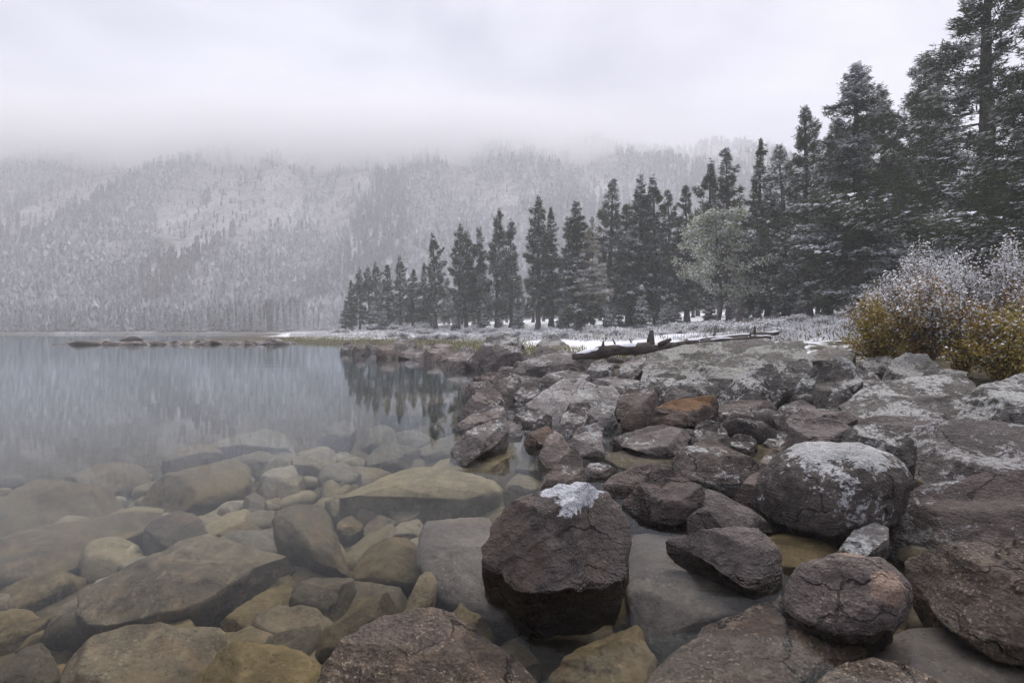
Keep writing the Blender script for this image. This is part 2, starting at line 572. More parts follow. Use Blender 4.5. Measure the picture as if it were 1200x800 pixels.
t.l(t.step(fr.outputs[0], .035, .72, .008, .97), ms.inputs[0])   # glare cut at steep angles, as through a polarising filter
t.l(tr.outputs[0], ms.inputs[1])
t.l(gl.outputs[0], ms.inputs[2])
t.l(ms.outputs[0], t.out.inputs['Surface'])
pv = t.n('ShaderNodeVolumePrincipled')
pv.inputs['Color'].default_value = (.4, .44, .44, 1)
pv.inputs['Density'].default_value = .009
pv.inputs['Absorption Color'].default_value = (.6, .5, .4, 1)
t.l(pv.outputs[0], t.out.inputs['Volume'])
M['water'] = t.m
x0, x1, y0, y1, zb = -420, 420, -30, 252, -7.0
V = [(x0, y0, zb), (x1, y0, zb), (x1, y1, zb), (x0, y1, zb), (x0, y0, 0), (x1, y0, 0), (x1, y1, 0), (x0, y1, 0)]
Fc = [(3, 2, 1, 0), (4, 5, 6, 7), (0, 1, 5, 4), (1, 2, 6, 5), (2, 3, 7, 6), (3, 0, 4, 7)]
Fc = np.array(Fc)
g = link('lake_water', mesh_np('lake_water', V, Fc), M['water'])
tag(g, kind='structure')


# ================================================================== rocks
def parse(s):
    return np.array([[float(a) for a in q.split(',')] for q in s.split()])


def smooth_closed(p, it):
    for _ in range(it):
        q = np.roll(p, -1, 0)
        p = np.stack([p * .75 + q * .25, p * .25 + q * .75], 1).reshape(-1, 2)
    return p


def resample(p, n):
    q = np.vstack([p, p[:1]])
    d = np.concatenate([[0], np.cumsum(np.linalg.norm(np.diff(q, axis=0), axis=1))])
    s = np.linspace(0, d[-1], n, endpoint=False)
    return np.stack([np.interp(s, d, q[:, 0]), np.interp(s, d, q[:, 1])], -1)


def ray(px, py):
    return np.stack([(px - 600) / F, np.ones_like(px), (HZ - py) / F], -1)


ROCKN = [0]


def make_rock(name, poly, label, mat, z=None, D=None, lean=45, t=.5, tb=.5, e=.75, fac=5, rough=1.0, sink=0.0, n=64, m=16, seed=None, group=None, cat='rock', rnd=1, skew=(0, 0), drown=False, face=.75, ang=False, ridge=None, seat=1.0, bback=1.0):
    """A closed stone whose face outline lies on a plane leaning back from its foot; t and tb: bulge above and below as a share of the outline's size."""
    ROCKN[0] += 1
    seed = seed if seed is not None else ROCKN[0] * 7
    rng = np.random.default_rng(seed)
    p = parse(poly) if isinstance(poly, str) else poly
    cy = p[:, 1].max()
    cx = p[np.argsort(p[:, 1])[-max(2, len(p) // 3):], 0].mean()
    if D is None: D = (CAMZ - (z or 0)) * F / (cy - HZ) * seat
    d0 = ray(np.array([cx]), np.array([cy]))[0]
    A = np.array([0, 0, CAMZ]) + d0 * D
    if sink:
        h = np.ptp(p[:, 1])
        k = np.clip((p[:, 1] - (cy - .4 * h)) / (.4 * h), 0, 1)
        p = p.copy()
        p[:, 1] += k * sink * h
    r = np.array([d0[0], 1, 0]); r /= np.linalg.norm(r)
    s = np.array([r[1], -r[0], 0])
    a = R(lean)
    up = np.array([0, 0, 1.0])
    u = r * math.sin(a) + up * math.cos(a)
    nn = -r * math.cos(a) + up * math.sin(a)
    q = smooth_closed(p, rnd)
    rd = ray(q[:, 0], q[:, 1])
    kk = ((A - np.array([0, 0, CAMZ])) @ nn) / (rd @ nn)
    W = np.array([0, 0, CAMZ]) + rd * kk[:, None]
    ab = np.stack([(W - A) @ s, (W - A) @ u], -1)
    ab = resample(ab, n)
    area = .5 * abs(np.sum(ab[:, 0] * np.roll(ab[:, 1], -1) - ab[:, 1] * np.roll(ab[:, 0], -1)))
    size = math.sqrt(area)
    c = ab.mean(0)
    th = np.concatenate([np.linspace(math.pi / 2, 0, m)[:-1], np.linspace(0, -math.pi / 2, m // 2)])
    sn, cs = np.sin(th), np.cos(th)
    S = np.abs(cs) ** e
    Hh = np.sign(sn) * np.abs(sn) ** e
    S[0] = S[-1] = 0
    mn = min(size, np.ptp(ab, axis=0).min() * 1.15)
    tow = np.array([0, 0, CAMZ]) - (A + c[0] * s + c[1] * u); tow /= np.linalg.norm(tow)
    fn = nn * (1 - face) + tow * face; fn /= np.linalg.norm(fn)
    rings = []
    bdir = -nn * bback + np.array([0, 0, -.8]); bdir /= np.linalg.norm(bdir)
    planes = []
    if ang:
        bmid = ab[:, 1].min() + np.ptp(ab[:, 1]) * (ridge if ridge is not None else rng.uniform(.35, .62))
        h0 = t * mn * rng.uniform(.85, 1.05)
        planes.append((h0, rng.uniform(-.35, .35), -rng.uniform(.75, 1.5), 0, bmid))
        planes.append((h0, rng.uniform(-.3, .3), rng.uniform(-.05, .4), 0, bmid))
        aw = np.ptp(ab[:, 0]) * .5
        for sg in (-1, 1):
            planes.append((h0, -sg * rng.uniform(.6, 1.5), rng.uniform(-.4, .3), c[0] + sg * aw * rng.uniform(.1, .6), c[1]))
        for _ in range(3):
            ph = rng.uniform(0, 6.28)
            g_ = rng.uniform(.4, 1.2)
            r0 = rng.uniform(.15, .5) * size
            planes.append((h0, -math.cos(ph) * g_, -math.sin(ph) * g_, c[0] + math.cos(ph) * r0, c[1] + math.sin(ph) * r0))
    for Sk, Hk in zip(S, Hh):
        o2 = c + (ab - c) * Sk
        if Hk > 0:
            o2 = o2 + np.array(skew) * size * Hk
        if ang and Hk > 0:
            hv = np.full(n, 1.3 * t * mn * Hk)
            for (hp, ga, gb, a0, b0) in planes:
                hv = np.minimum(hv, hp + ga * (o2[:, 0] - a0) + gb * (o2[:, 1] - b0))
            off = fn * np.maximum(hv, .04 * mn * Hk)[:, None]
        else:
            off = fn * (t * mn * Hk) if Hk >= 0 else bdir * (tb * mn * -Hk)
        rings.append(o2[:, :1] * s + o2[:, 1:] * u + off)
    Vt = np.concatenate([rings[0][:1]] + rings[1:-1] + [rings[-1][:1]])
    cen = c[0] * s + c[1] * u
    # chip flat faces off the stone
    for k in range(0 if ang else fac):
        dv = rng.normal(size=3)
        dv = dv[0] * s * .75 + dv[1] * u * .75 + (.25 + abs(dv[2])) * nn
        dv /= np.linalg.norm(dv)
        pr = (Vt - cen) @ dv
        lim = pr.max() * rng.uniform(.6, .93)
        ex = np.maximum(pr - lim, 0)
        Vt = Vt - ex[:, None] * dv
    sz = np.array([seed * 3.7, seed * 1.3, seed * 2.1])
    wv = Vt / size
    dirn = Vt - cen
    dirn /= np.linalg.norm(dirn, axis=1)[:, None] + 1e-9
    sax = unit(rng.normal(size=3) * np.array([.5, .5, 1.0]))
    lay = (wv @ sax) * rng.uniform(5, 8) + fbm(wv * 1.5 + sz, 33, 2) * 1.2
    lay = lay - np.floor(lay)
    d = fbm(wv * 1.7 + sz, 1, 3) * (.035 if ang else .055) + fbm(wv * 6 + sz, 5, 3, .6) * .03 + (np.abs(fbm(wv * 3.5 + sz, 9, 3)) - .2) * -.05
    d = d + (np.clip(lay / .8, 0, 1) - np.clip((lay - .8) / .2, 0, 1) - .4) * (.015 if fac > 3 else .007)
    Vt = Vt + dirn * (d * size * rough)[:, None]
    Vt = Vt + (fbm(Vt * 22 + sz, 21, 3, .6) * .007 * rough)[:, None] * dirn
    if drown:
        zz = Vt[:, 2] + A[2]
        hi = zz > -.16
        Vt[:, 2] = np.where(hi, -.16 + .13 * (1 - np.exp(-(zz + .16) / .13)), zz) - A[2]
    nr = len(rings) - 2
    idx = 1 + np.arange(nr * n).reshape(nr, n)
    nx = np.roll(idx, -1, 1)
    quads = np.stack([idx[:-1], nx[:-1], nx[1:], idx[1:]], -1).reshape(-1, 4)
    tri1 = np.stack([np.zeros(n, int), nx[0], idx[0]], -1)
    last = 1 + nr * n
    tri2 = np.stack([np.full(n, last), idx[-1], nx[-1]], -1)
    base = np.array([cen[0], cen[1], Vt[:, 2].min()])
    me = mesh_np(name, Vt - base, [quads, tri1, tri2], True)
    o = link(name, me, M[mat], loc=A + base)
    tag(o, label, cat, group)
    return o


def rocks(defaults, rows):
    for row in rows:
        kw = dict(defaults)
        if len(row) > 3: kw.update(row[3])
        make_rock(kw.pop('name', 'rock'), row[0], row[1], row[2], **kw)


# --- big boulders standing in the foreground shallows
rocks(dict(name='boulder', cat='boulder', z=0, sink=.22, lean=34, t=.5, tb=.6, n=150, m=46, seat=1.06, bback=.3), [
    ('563,657 572,630 579,605 590,592 610,583 640,573 665,569 690,568 712,578 728,600 738,620 738,640 731,660 727,680 700,687 660,692 634,697 600,690 583,668',
     'large dark pitted boulder with a ragged white snow patch, front centre in water', 'hero', dict(fac=9, e=.55, seed=12, t=.4, rough=1.2, ang=True, ridge=.72, sink=0, tb=.85, bback=.7, rnd=0, seat=1.05, lean=34)),
    ('884,580 888,560 905,535 930,521 965,517 1000,519 1035,530 1060,545 1070,565 1064,580 1045,600 1020,615 985,622 950,622 925,617 900,600',
     'big rounded boulder spattered with white lichen', 'round', dict(fac=0, e=.95, seed=21, t=.6, rough=.8)),
    ('917,705 928,680 935,665 960,655 990,651 1020,652 1045,662 1065,680 1069,695 1060,715 1040,730 1000,738 968,740 930,728 918,715',
     'round dark boulder with a tan patch, just below the lichen-covered boulder', 'tan', dict(fac=1, e=.95, seed=31, t=.6)),
    ('1060,655 1080,648 1120,641 1160,635 1215,628 1270,640 1290,700 1260,750 1200,756 1150,745 1110,725 1085,700 1065,680',
     'massive brown speckled boulder cut off by the right edge in the foreground', 'brownrock', dict(fac=4, e=.6, seed=41, t=.45, ang=True)),
    ('777,632 800,628 840,620 870,616 893,622 910,640 917,655 915,675 905,685 888,687 865,680 840,665 810,648 785,638',
     'smooth dark wedge-shaped boulder pointing left, right of the snow-capped one', 'boulder', dict(fac=4, e=.6, seed=51, t=.5, n=110, m=32, ang=True, sink=.15, tb=.5)),
    ('726,590 740,578 755,565 780,558 800,560 820,568 828,580 822,600 800,612 775,612 740,600',
     'humped dark boulder right behind the snow-capped boulder', 'boulder', dict(fac=4, e=.6, seed=61, n=110, m=32, ang=True, sink=.1)),
    ('801,616 808,602 825,592 845,588 860,595 873,612 880,622 850,632 815,632',
     'small brownish domed boulder tucked behind the wedge-shaped one', 'boulder', dict(fac=3, seed=71, n=96, m=26)),
    ('700,572 720,555 745,545 770,545 800,558 808,566 780,578 740,582 715,580',
     'low dark boulder peeking out behind the humped one', 'boulder', dict(fac=3, seed=81, n=96, m=26)),
    ('800,570 830,572 860,590 885,600 912,617 890,619 870,622 830,608',
     'flat dark rock tapering right between the humped and the lichen-covered boulder', 'boulder', dict(fac=3, seed=91, n=96, m=26, lean=60)),
])
# --- partly drowned rocks at the bottom of the view
rocks(dict(name='boulder', cat='boulder', n=140, m=40, e=.8, fac=4, face=.2), [
    ('355,830 390,770 430,745 470,728 500,724 530,727 560,745 590,765 620,790 645,830 645,875 350,875',
     'rusty brown speckled boulder breaking the surface at the bottom edge', 'brown', dict(z=-.32, lean=62, t=.3, tb=.5, seed=101, fac=3, e=.85)),
    ('755,800 790,765 830,735 880,715 930,703 990,732 1020,760 990,785 940,800 900,850 745,850',
     'broad brown speckled rock just under water below the wedge-shaped boulder', 'brown', dict(z=-.3, lean=76, t=.12, tb=.5, seed=111, fac=2)),
    ('735,640 745,626 790,632 850,655 932,705 895,716 860,726 800,735 745,729 732,700',
     'smooth pale grey slab lying under the still water right of centre', 'undergrey', dict(drown=True, z=-.26, lean=88, t=.1, tb=.5, seed=121, fac=1, rough=.5)),
    ('488,660 494,624 510,602 534,592 562,594 586,610 590,645 615,690 640,718 605,736 545,728 506,702',
     'large smooth slab sliding underwater to the left of the snow-capped boulder', 'undergrey', dict(z=-.42, lean=72, t=.16, tb=.5, seed=131, fac=2, rough=.7, rnd=2)),
    ('635,830 640,800 665,770 690,742 730,728 752,735 757,760 772,778 762,830',
     'brown drowned rock at the bottom edge, right of the rusty speckled boulder', 'under', dict(drown=True, z=-.42, lean=72, t=.22, tb=.5, seed=141)),
    ('935,840 950,800 980,787 1040,776 1070,786 1120,808 1130,850',
     'dark rock with its wet tip poking up at the bottom edge, far right', 'brown', dict(z=-.2, lean=65, t=.3, tb=.5, seed=151)),
    ('748,730 775,730 803,752 795,758 760,758 750,745', 'small olive stone under the edge of the pale grey slab', 'under', dict(z=-.42, lean=70, t=.3, n=64, m=18)),
])
# --- stones under water, left half
under = dict(name='submerged_stone', cat='stone', drown=True, face=.15, lean=80, t=.2, tb=.5, n=76, m=18, fac=6, e=.6, rough=.8)
rocks(under, [
    ('88,715 100,690 125,665 165,650 230,640 290,622 330,635 354,655 340,672 300,692 250,717 200,735 150,740 110,737', 'biggest drowned slab, broad and flat-topped, lower left', 'under', dict(z=-.5, lean=74, n=120, m=30)),
    ('67,790 72,765 90,752 125,740 175,729 220,737 262,742 272,770 265,850 75,850', 'brown drowned boulder at the bottom edge, below the biggest slab', 'under', dict(z=-.55, lean=66, n=110, m=26)),
    ('232,800 255,765 300,750 340,752 372,768 382,792 372,850 232,850', 'dark brown drowned boulder at the bottom edge, below the round stones', 'under', dict(z=-.5, lean=64, t=.3, fac=4)),
    ('363,757 375,740 400,722 430,700 455,693 470,700 466,712 440,732 410,752 380,769', 'long tilted stone with a pale crest beside the rusty speckled boulder', 'under', dict(z=-.3, lean=60, t=.25, fac=5)),
    ('469,737 475,710 485,680 503,664 512,680 511,702 495,727 480,742', 'narrow upright blade of stone under water near the smooth slab', 'under', dict(z=-.35, lean=55, t=.25, fac=5)),
    ('338,702 350,683 375,673 410,671 421,690 419,712 400,730 370,742 350,732', 'round drowned stone between the biggest slab and the long tilted stone', 'under', dict(z=-.5, lean=66, t=.28, e=.85)),
    ('246,757 255,735 300,705 340,680 359,675 347,700 342,732 320,750 280,758', 'shaded drowned stone tucked under the right side of the biggest slab', 'under', dict(z=-.58)),
    ('411,674 420,645 440,636 480,633 499,650 502,672 490,687 450,694 425,688', 'blocky olive drowned stone left of the smooth slab', 'under', dict(z=-.48, lean=62, t=.28)),
    ('317,607 340,590 365,579 385,603 400,640 419,667 400,673 370,667 355,652 330,642', 'wedge-shaped drowned stone with a pale ridge down its right side', 'under', dict(z=-.45, lean=66, t=.3, fac=6)),
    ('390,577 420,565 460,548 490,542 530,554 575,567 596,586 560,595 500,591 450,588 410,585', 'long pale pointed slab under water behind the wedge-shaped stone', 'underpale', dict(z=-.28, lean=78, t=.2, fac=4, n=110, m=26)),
    ('-70,622 -20,590 40,575 100,577 150,586 170,598 140,610 110,621 60,627 0,632', 'broad flat drowned slab at the left edge, uppermost of the left-edge slabs', 'under', dict(z=-.75)),
    ('-70,668 0,640 60,630 110,622 150,606 193,604 182,622 140,642 100,667 40,692 -60,704', 'second long drowned slab at the left edge, under the uppermost one', 'under', dict(z=-.72)),
    ('-50,745 -20,700 30,682 70,672 108,671 90,687 40,712 0,738', 'third drowned slab at the left edge, low and half in shadow', 'under', dict(z=-.75)),
    ('148,584 180,570 230,552 280,546 297,560 292,582 250,597 200,606 170,600', 'broad pale drowned slab above the biggest slab', 'under', dict(z=-.65, n=100, m=24)),
    ('160,642 175,618 205,601 235,609 248,622 237,634 200,643', 'small flat drowned stone leaning on the top edge of the biggest slab', 'under', dict(z=-.6)),
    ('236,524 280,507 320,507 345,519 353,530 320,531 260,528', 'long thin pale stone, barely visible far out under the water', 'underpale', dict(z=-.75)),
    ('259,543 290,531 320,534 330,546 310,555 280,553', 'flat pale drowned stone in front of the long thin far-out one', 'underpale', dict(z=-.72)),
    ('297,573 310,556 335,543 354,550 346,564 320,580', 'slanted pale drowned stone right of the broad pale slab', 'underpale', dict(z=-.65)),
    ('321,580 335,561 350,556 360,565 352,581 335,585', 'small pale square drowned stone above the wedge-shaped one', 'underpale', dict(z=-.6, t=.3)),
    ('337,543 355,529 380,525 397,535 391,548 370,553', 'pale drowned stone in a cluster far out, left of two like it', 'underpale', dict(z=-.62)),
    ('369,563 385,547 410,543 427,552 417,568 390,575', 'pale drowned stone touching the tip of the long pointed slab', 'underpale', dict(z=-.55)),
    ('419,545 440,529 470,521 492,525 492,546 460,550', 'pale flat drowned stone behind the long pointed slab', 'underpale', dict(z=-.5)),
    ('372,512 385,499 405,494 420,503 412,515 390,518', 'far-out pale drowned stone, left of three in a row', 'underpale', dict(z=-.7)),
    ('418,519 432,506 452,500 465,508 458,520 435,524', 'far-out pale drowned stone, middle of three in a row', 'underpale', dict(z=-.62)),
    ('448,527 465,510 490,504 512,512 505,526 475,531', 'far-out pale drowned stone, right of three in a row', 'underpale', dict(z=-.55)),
    ('378,592 388,581 403,582 412,597 407,611 388,610', 'egg-shaped drowned stone right of the wedge ridge', 'underpale', dict(z=-.52, t=.35, e=.85)),
    ('406,611 430,595 450,588 458,597 442,609 420,616', 'slim dark-sided drowned stone under the long pointed slab', 'under', dict(z=-.45, t=.3)),
    ('457,608 470,597 490,592 505,598 492,610 470,615', 'small rounded drowned stone beside the slim dark-sided one', 'underpale', dict(z=-.45, t=.3)),
    ('392,622 402,608 418,607 428,617 420,628 402,629', 'small square drowned stone below the egg-shaped one', 'under', dict(z=-.52, t=.3)),
    ('422,624 435,607 455,604 468,613 458,626 436,629', 'small drowned stone amid the pebbly patch above the blocky olive stone', 'under', dict(z=-.5, t=.3)),
    ('445,638 452,620 475,612 498,617 498,634 475,643', 'pale cobble resting on top of the blocky olive stone', 'underpale', dict(z=-.42, t=.3)),
    ('277,608 283,588 300,578 314,590 308,605 290,613', 'small drowned cobble left of the wedge-shaped stone', 'underpale', dict(z=-.6, t=.3)),
    ('246,612 256,592 275,585 287,597 276,611 258,616', 'small drowned cobble below the broad pale slab', 'underpale', dict(z=-.62, t=.3)),
    ('240,640 262,622 300,612 322,618 310,634 270,645', 'flat drowned stone behind the top of the biggest slab', 'under', dict(z=-.6)),
    ('487,558 520,536 560,529 600,531 618,546 600,563 560,566 520,564', 'pale sunken slab in front of the leaning log-shaped rock', 'underpale', dict(z=-.3)),
    ('586,580 600,561 625,554 642,561 632,578 605,584', 'pale sunken stone left of the upright grey fin of rock', 'underpale', dict(z=-.3)),
    ('486,535 510,520 545,510 580,503 562,526 515,543', 'thin pale sunken slab reaching under the leaning log-shaped rock', 'underpale', dict(z=-.4)),
    ('512,750 517,715 530,701 560,717 592,747 582,760 540,752', 'drowned stone with a lit corner between rusty boulder and smooth slab', 'under', dict(z=-.5, lean=62, t=.25)),
    ('582,764 600,747 625,762 638,788 612,795', 'dim drowned stone in the deep gap right of the rusty boulder', 'under', dict(z=-.5)),
    ('-50,775 0,746 45,720 70,717 52,737 20,760', 'thin drowned stone at the left edge near the bottom', 'under', dict(z=-.7)),
    ('-10,800 18,766 45,754 64,765 72,805 62,850 -10,850', 'rounded drowned stone in the bottom left corner', 'under', dict(z=-.62, lean=64, t=.3)),
    ('560,545 575,520 600,512 640,530 650,548 610,553', 'flat sunken stone under the small rocks at mid shore', 'underpale', dict(z=-.3)),
    ('700,535 740,520 790,530 830,555 790,562 730,556', 'olive sunken slab in the pool before the low angular rock', 'under', dict(z=-.2)),
    ('880,650 905,622 960,625 1000,650 985,668 920,668', 'dim brown sunken rock below the lichen-covered boulder', 'under', dict(z=-.16)),
    ('1000,775 1040,745 1120,740 1210,765 1260,810 1200,850 1040,850', 'dark smooth sunken rock in the bottom right corner', 'undergrey', dict(z=-.28, t=.1)),
    ('180,545 215,520 250,522 268,540 230,550', 'very faint drowned stone left of the flat pale one', 'under', dict(z=-.85)),
    ('60,575 110,548 165,548 190,560 150,575 90,580', 'faint drowned slab beyond the left-edge slabs', 'under', dict(z=-.9)),
    ('500,500 530,488 575,485 560,500 525,508', 'faint pale sunken slab left of the leaning log-shaped rock', 'underpale', dict(z=-.55)),
    ('430,480 470,470 520,470 540,480 490,490 445,490', 'faint sunken slab below the tree reflections', 'under', dict(z=-.8)),
])
# --- rocks along the water's edge, mid distance
mid = dict(z=0, seat=1.015, bback=.35, sink=.35, lean=36, t=.55, tb=.8, n=84, m=26, fac=14, e=.45, rough=1.0, rnd=0, ang=True)
rocks(mid, [
    ('787,542 800,530 820,518 833,516 850,525 880,540 897,549 880,555 840,558 800,554', 'low angular grey-brown rock with a peaked back, in the pool above the humped boulder', 'shore', dict(lean=48, n=90, m=24)),
    ('727,493 735,485 770,478 790,470 820,464 838,464 843,473 836,488 815,500 790,503 760,502 740,506 730,501', 'long tilted dark slab with a rusty orange upper edge', 'rust', dict(D=8.6, sink=0, lean=25, n=96, m=26, fac=5, tb=.6)),
    ('718,513 745,503 775,497 800,503 810,511 802,524 790,530 760,527 730,521', 'dark low rock under the orange-edged slab', 'shore', dict(lean=45, n=84, m=22)),
    ('808,521 815,500 830,491 843,495 852,507 858,521 848,530 820,527', 'small upright brown rock at the right end of the orange-edged slab', 'shore', {}),
    ('841,498 858,483 875,484 888,500 896,514 870,518 850,511', 'smooth dark triangular rock behind the small upright brown one', 'boulder', {}),
    ('836,487 845,475 855,468 880,469 900,469 912,478 907,490 880,493 850,497', 'wide dark rock with a frosted top under the pyramid-shaped lichen rock', 'shore', dict(D=8.8, sink=.4)),
    ('853,517 862,507 880,510 888,520 882,530 862,529', 'little stacked block left of the lichen-covered boulder', 'shore', {}),
    ('905,488 918,475 940,468 955,476 962,492 940,500 915,500', 'rounded brown-grey rock wedged behind the dark rounded one', 'shore', dict(D=8.2, sink=.4)),
    ('921,516 924,500 940,492 965,489 987,492 1004,505 1000,517 980,523 950,523 925,522', 'dark slate-blue rounded rock directly behind the lichen-covered boulder', 'boulder', dict(D=6.4, sink=.4, fac=4)),
    ('984,512 1005,500 1025,496 1050,507 1074,518 1071,531 1050,540 1020,530 990,522', 'dark rock with white lichen dots behind the lichen-covered boulder, on its right', 'lichen', dict(D=5.9, sink=.5, fac=4)),
    ('895,520 910,505 926,507 932,521 915,528', 'small grey flat stone beside the slate-blue rock', 'shore', dict(lean=60)),
    ('883,548 900,530 925,520 945,522 932,542 900,556', 'smooth brown-grey rock at the upper left of the lichen-covered boulder', 'shore', dict(lean=55)),
    ('861,578 875,560 900,545 908,560 893,588 870,589', 'dark shaded rock hugging the left side of the lichen-covered boulder', 'boulder', {}),
    ('921,487 940,479 965,479 1000,482 1006,491 980,498 940,498 922,495', 'thin flat ledge of rock above the slate-blue rock', 'shore', dict(D=7.2, sink=.3, lean=55)),
    ('981,640 1000,622 1025,611 1042,618 1040,632 1010,645 990,648', 'flat grey stone lying under the right flank of the lichen-covered boulder', 'pale', dict(z=.02, lean=72, t=.2)),
    ('622,585 640,558 660,532 675,525 683,535 686,557 684,571 660,578 640,586', 'upright grey fin of rock behind the snow-capped boulder', 'shore', dict(lean=22, fac=7)),
    ('682,551 690,543 710,542 722,550 706,558 685,558', 'low dark rock just right of the grey fin', 'shore', {}),
    ('663,521 680,500 700,495 706,510 709,530 690,533 668,531', 'blocky dark rock with a flat pale top at the water edge', 'shore', {}),
    ('631,532 640,515 650,506 660,512 670,527 662,538 640,539', 'pointed dark rock left of the blocky flat-topped one', 'shore', {}),
    ('611,518 620,507 640,499 652,506 642,517 625,522', 'flat rusty-brown rock behind the pointed dark one', 'rustflat', dict(lean=55)),
    ('602,489 615,478 630,479 647,490 641,498 620,498 605,494', 'low grooved dark rock left of the grey-topped slab', 'shore', {}),
    ('528,521 545,508 570,495 590,490 598,495 595,506 580,520 560,528 545,533 534,530', 'leaning log-shaped brown rock, foremost of the left water edge', 'shore', dict(lean=40, n=90, m=22)),
    ('588,505 597,492 611,499 614,506 600,510', 'small buff rock behind the leaning log-shaped one', 'pale', {}),
    ('530,496 550,487 565,478 580,472 591,478 594,490 580,498 555,500', 'brown hump with a lit pale back above the leaning log-shaped rock', 'shore', {}),
    ('536,480 550,468 562,457 578,454 588,462 592,474 575,481 555,483', 'craggy brown hump, second above the leaning log-shaped rock', 'shore', {}),
    ('575,457 580,441 590,434 603,439 609,452 607,466 590,468', 'tall rounded brown rock standing behind the craggy hump', 'shore', {}),
    ('540,457 552,448 570,445 580,452 566,460 550,461', 'low flat rock at the water, left of the tall rounded one', 'shore', {}),
    ('602,463 610,454 628,453 634,460 626,470 608,471', 'small dark cobble right of the tall rounded rock', 'shore', {}),
    ('555,443 575,436 600,437 615,443 600,449 570,449', 'long low rock behind the tall rounded one', 'shore', {}),
    ('617,472 640,457 660,443 680,444 720,455 727,467 718,481 690,482 660,488 640,485 625,478', 'big tilted slab with a pale grey top, mid shore', 'pale', dict(lean=58, n=100, m=26, t=.35)),
    ('650,505 660,485 675,475 684,480 687,492 682,506 665,510', 'small dark peaked rock at the foot of the grey-topped slab', 'shore', dict(fac=7)),
    ('655,490 668,473 690,471 695,482 688,494 670,497', 'dark rock wedged between the peaked rock and the grey-topped slab', 'shore', dict(D=9.6)),
    ('685,488 695,476 715,479 724,493 713,501 690,498', 'pinkish flat-faced rock right of the small peaked one', 'pale', {}),
    ('625,454 640,440 660,434 680,436 692,446 670,455 640,459', 'brown rock ridge behind the grey-topped slab', 'shore', {}),
    ('722,482 725,465 740,454 765,454 773,470 766,481 740,485', 'dark square block behind the orange-edged slab', 'shore', dict(D=10.3, sink=.4)),
    ('767,470 775,458 800,455 832,462 826,473 800,475', 'dark ribbed flat rock right of the square block', 'shore', dict(D=10.2, sink=.4, lean=50)),
    ('693,448 715,440 745,445 765,452 745,460 710,458', 'smooth grey flat rock between the grey-topped slab and the square block', 'pale', dict(D=12, sink=.4, lean=60)),
    ('601,434 620,420 632,408 650,409 680,417 701,425 707,433 690,440 640,441', 'wide dark sloping rock at the back of the cove', 'shore', dict(n=84, m=22)),
    ('686,437 695,424 706,421 718,428 722,440 705,446', 'round grey rock at the right end of the wide sloping one', 'pale', dict(D=14, sink=.4)),
    ('718,440 728,428 748,417 758,420 752,434 738,447', 'dark leaning rock under the driftwood log', 'shore', dict(D=14, sink=.4)),
    ('673,446 684,437 692,440 690,450 678,452', 'small pale cobble behind the grey-topped slab', 'pale', dict(D=13.5)),
    ('545,424 560,408 580,404 600,407 615,414 622,429 600,434 570,433', 'large brown rock mass below the snowy cairn-like pile', 'shore', dict(lean=30)),
    ('515,427 530,412 545,404 557,410 562,422 545,432 525,432', 'peaked brown rock at the head of the cove', 'shore', {}),
    ('488,420 500,410 528,406 527,418 510,424', 'flat-topped brown block left of the peaked cove rock', 'shore', {}),
    ('441,413 450,403 460,402 469,411 466,418 450,420', 'dark rounded rock at the grassy shore, with a wet sheen', 'shore', {}),
    ('455,405 465,397 475,394 488,402 482,409 465,409', 'dark rock behind the rounded one on the grassy shore', 'shore', dict(D=52)),
    ('399,409 403,402 411,401 414,409 410,414 402,414', 'leftmost of three little dark rocks off the grassy shore', 'shore', {}),
    ('413,411 418,402 427,403 429,412 424,417 415,417', 'middle of three little dark rocks off the grassy shore', 'shore', {}),
    ('428,408 433,402 441,402 445,409 440,413 431,412', 'rightmost of three little dark rocks off the grassy shore', 'shore', {}),
    ('490,408 497,403 508,402 512,408 503,411', 'small brown rock on the shore behind the flat-topped block', 'shore', dict(D=45)),
    ('505,407 515,402 528,402 531,407 518,410', 'small dark rock right at the grass edge above the flat-topped block', 'shore', dict(D=42)),
    ('466,417 480,408 500,409 503,417 485,421', 'low brown ledge between the rounded rock and the flat-topped block', 'shore', dict(lean=60)),
    ('600,432 612,424 625,428 628,437 612,441', 'small brown rock before the wide sloping one', 'shore', {}),
    ('600,447 612,440 628,442 632,450 615,455', 'small flat brown stone in the cove gap', 'shore', {}),
    ('632,472 640,462 650,466 646,476 636,480', 'small dark stone against the left end of the grey-topped slab', 'shore', {}),
    ('560,470 575,463 592,470 596,480 575,484', 'brown rock between the craggy hump and the tall rounded one', 'shore', {}),
])
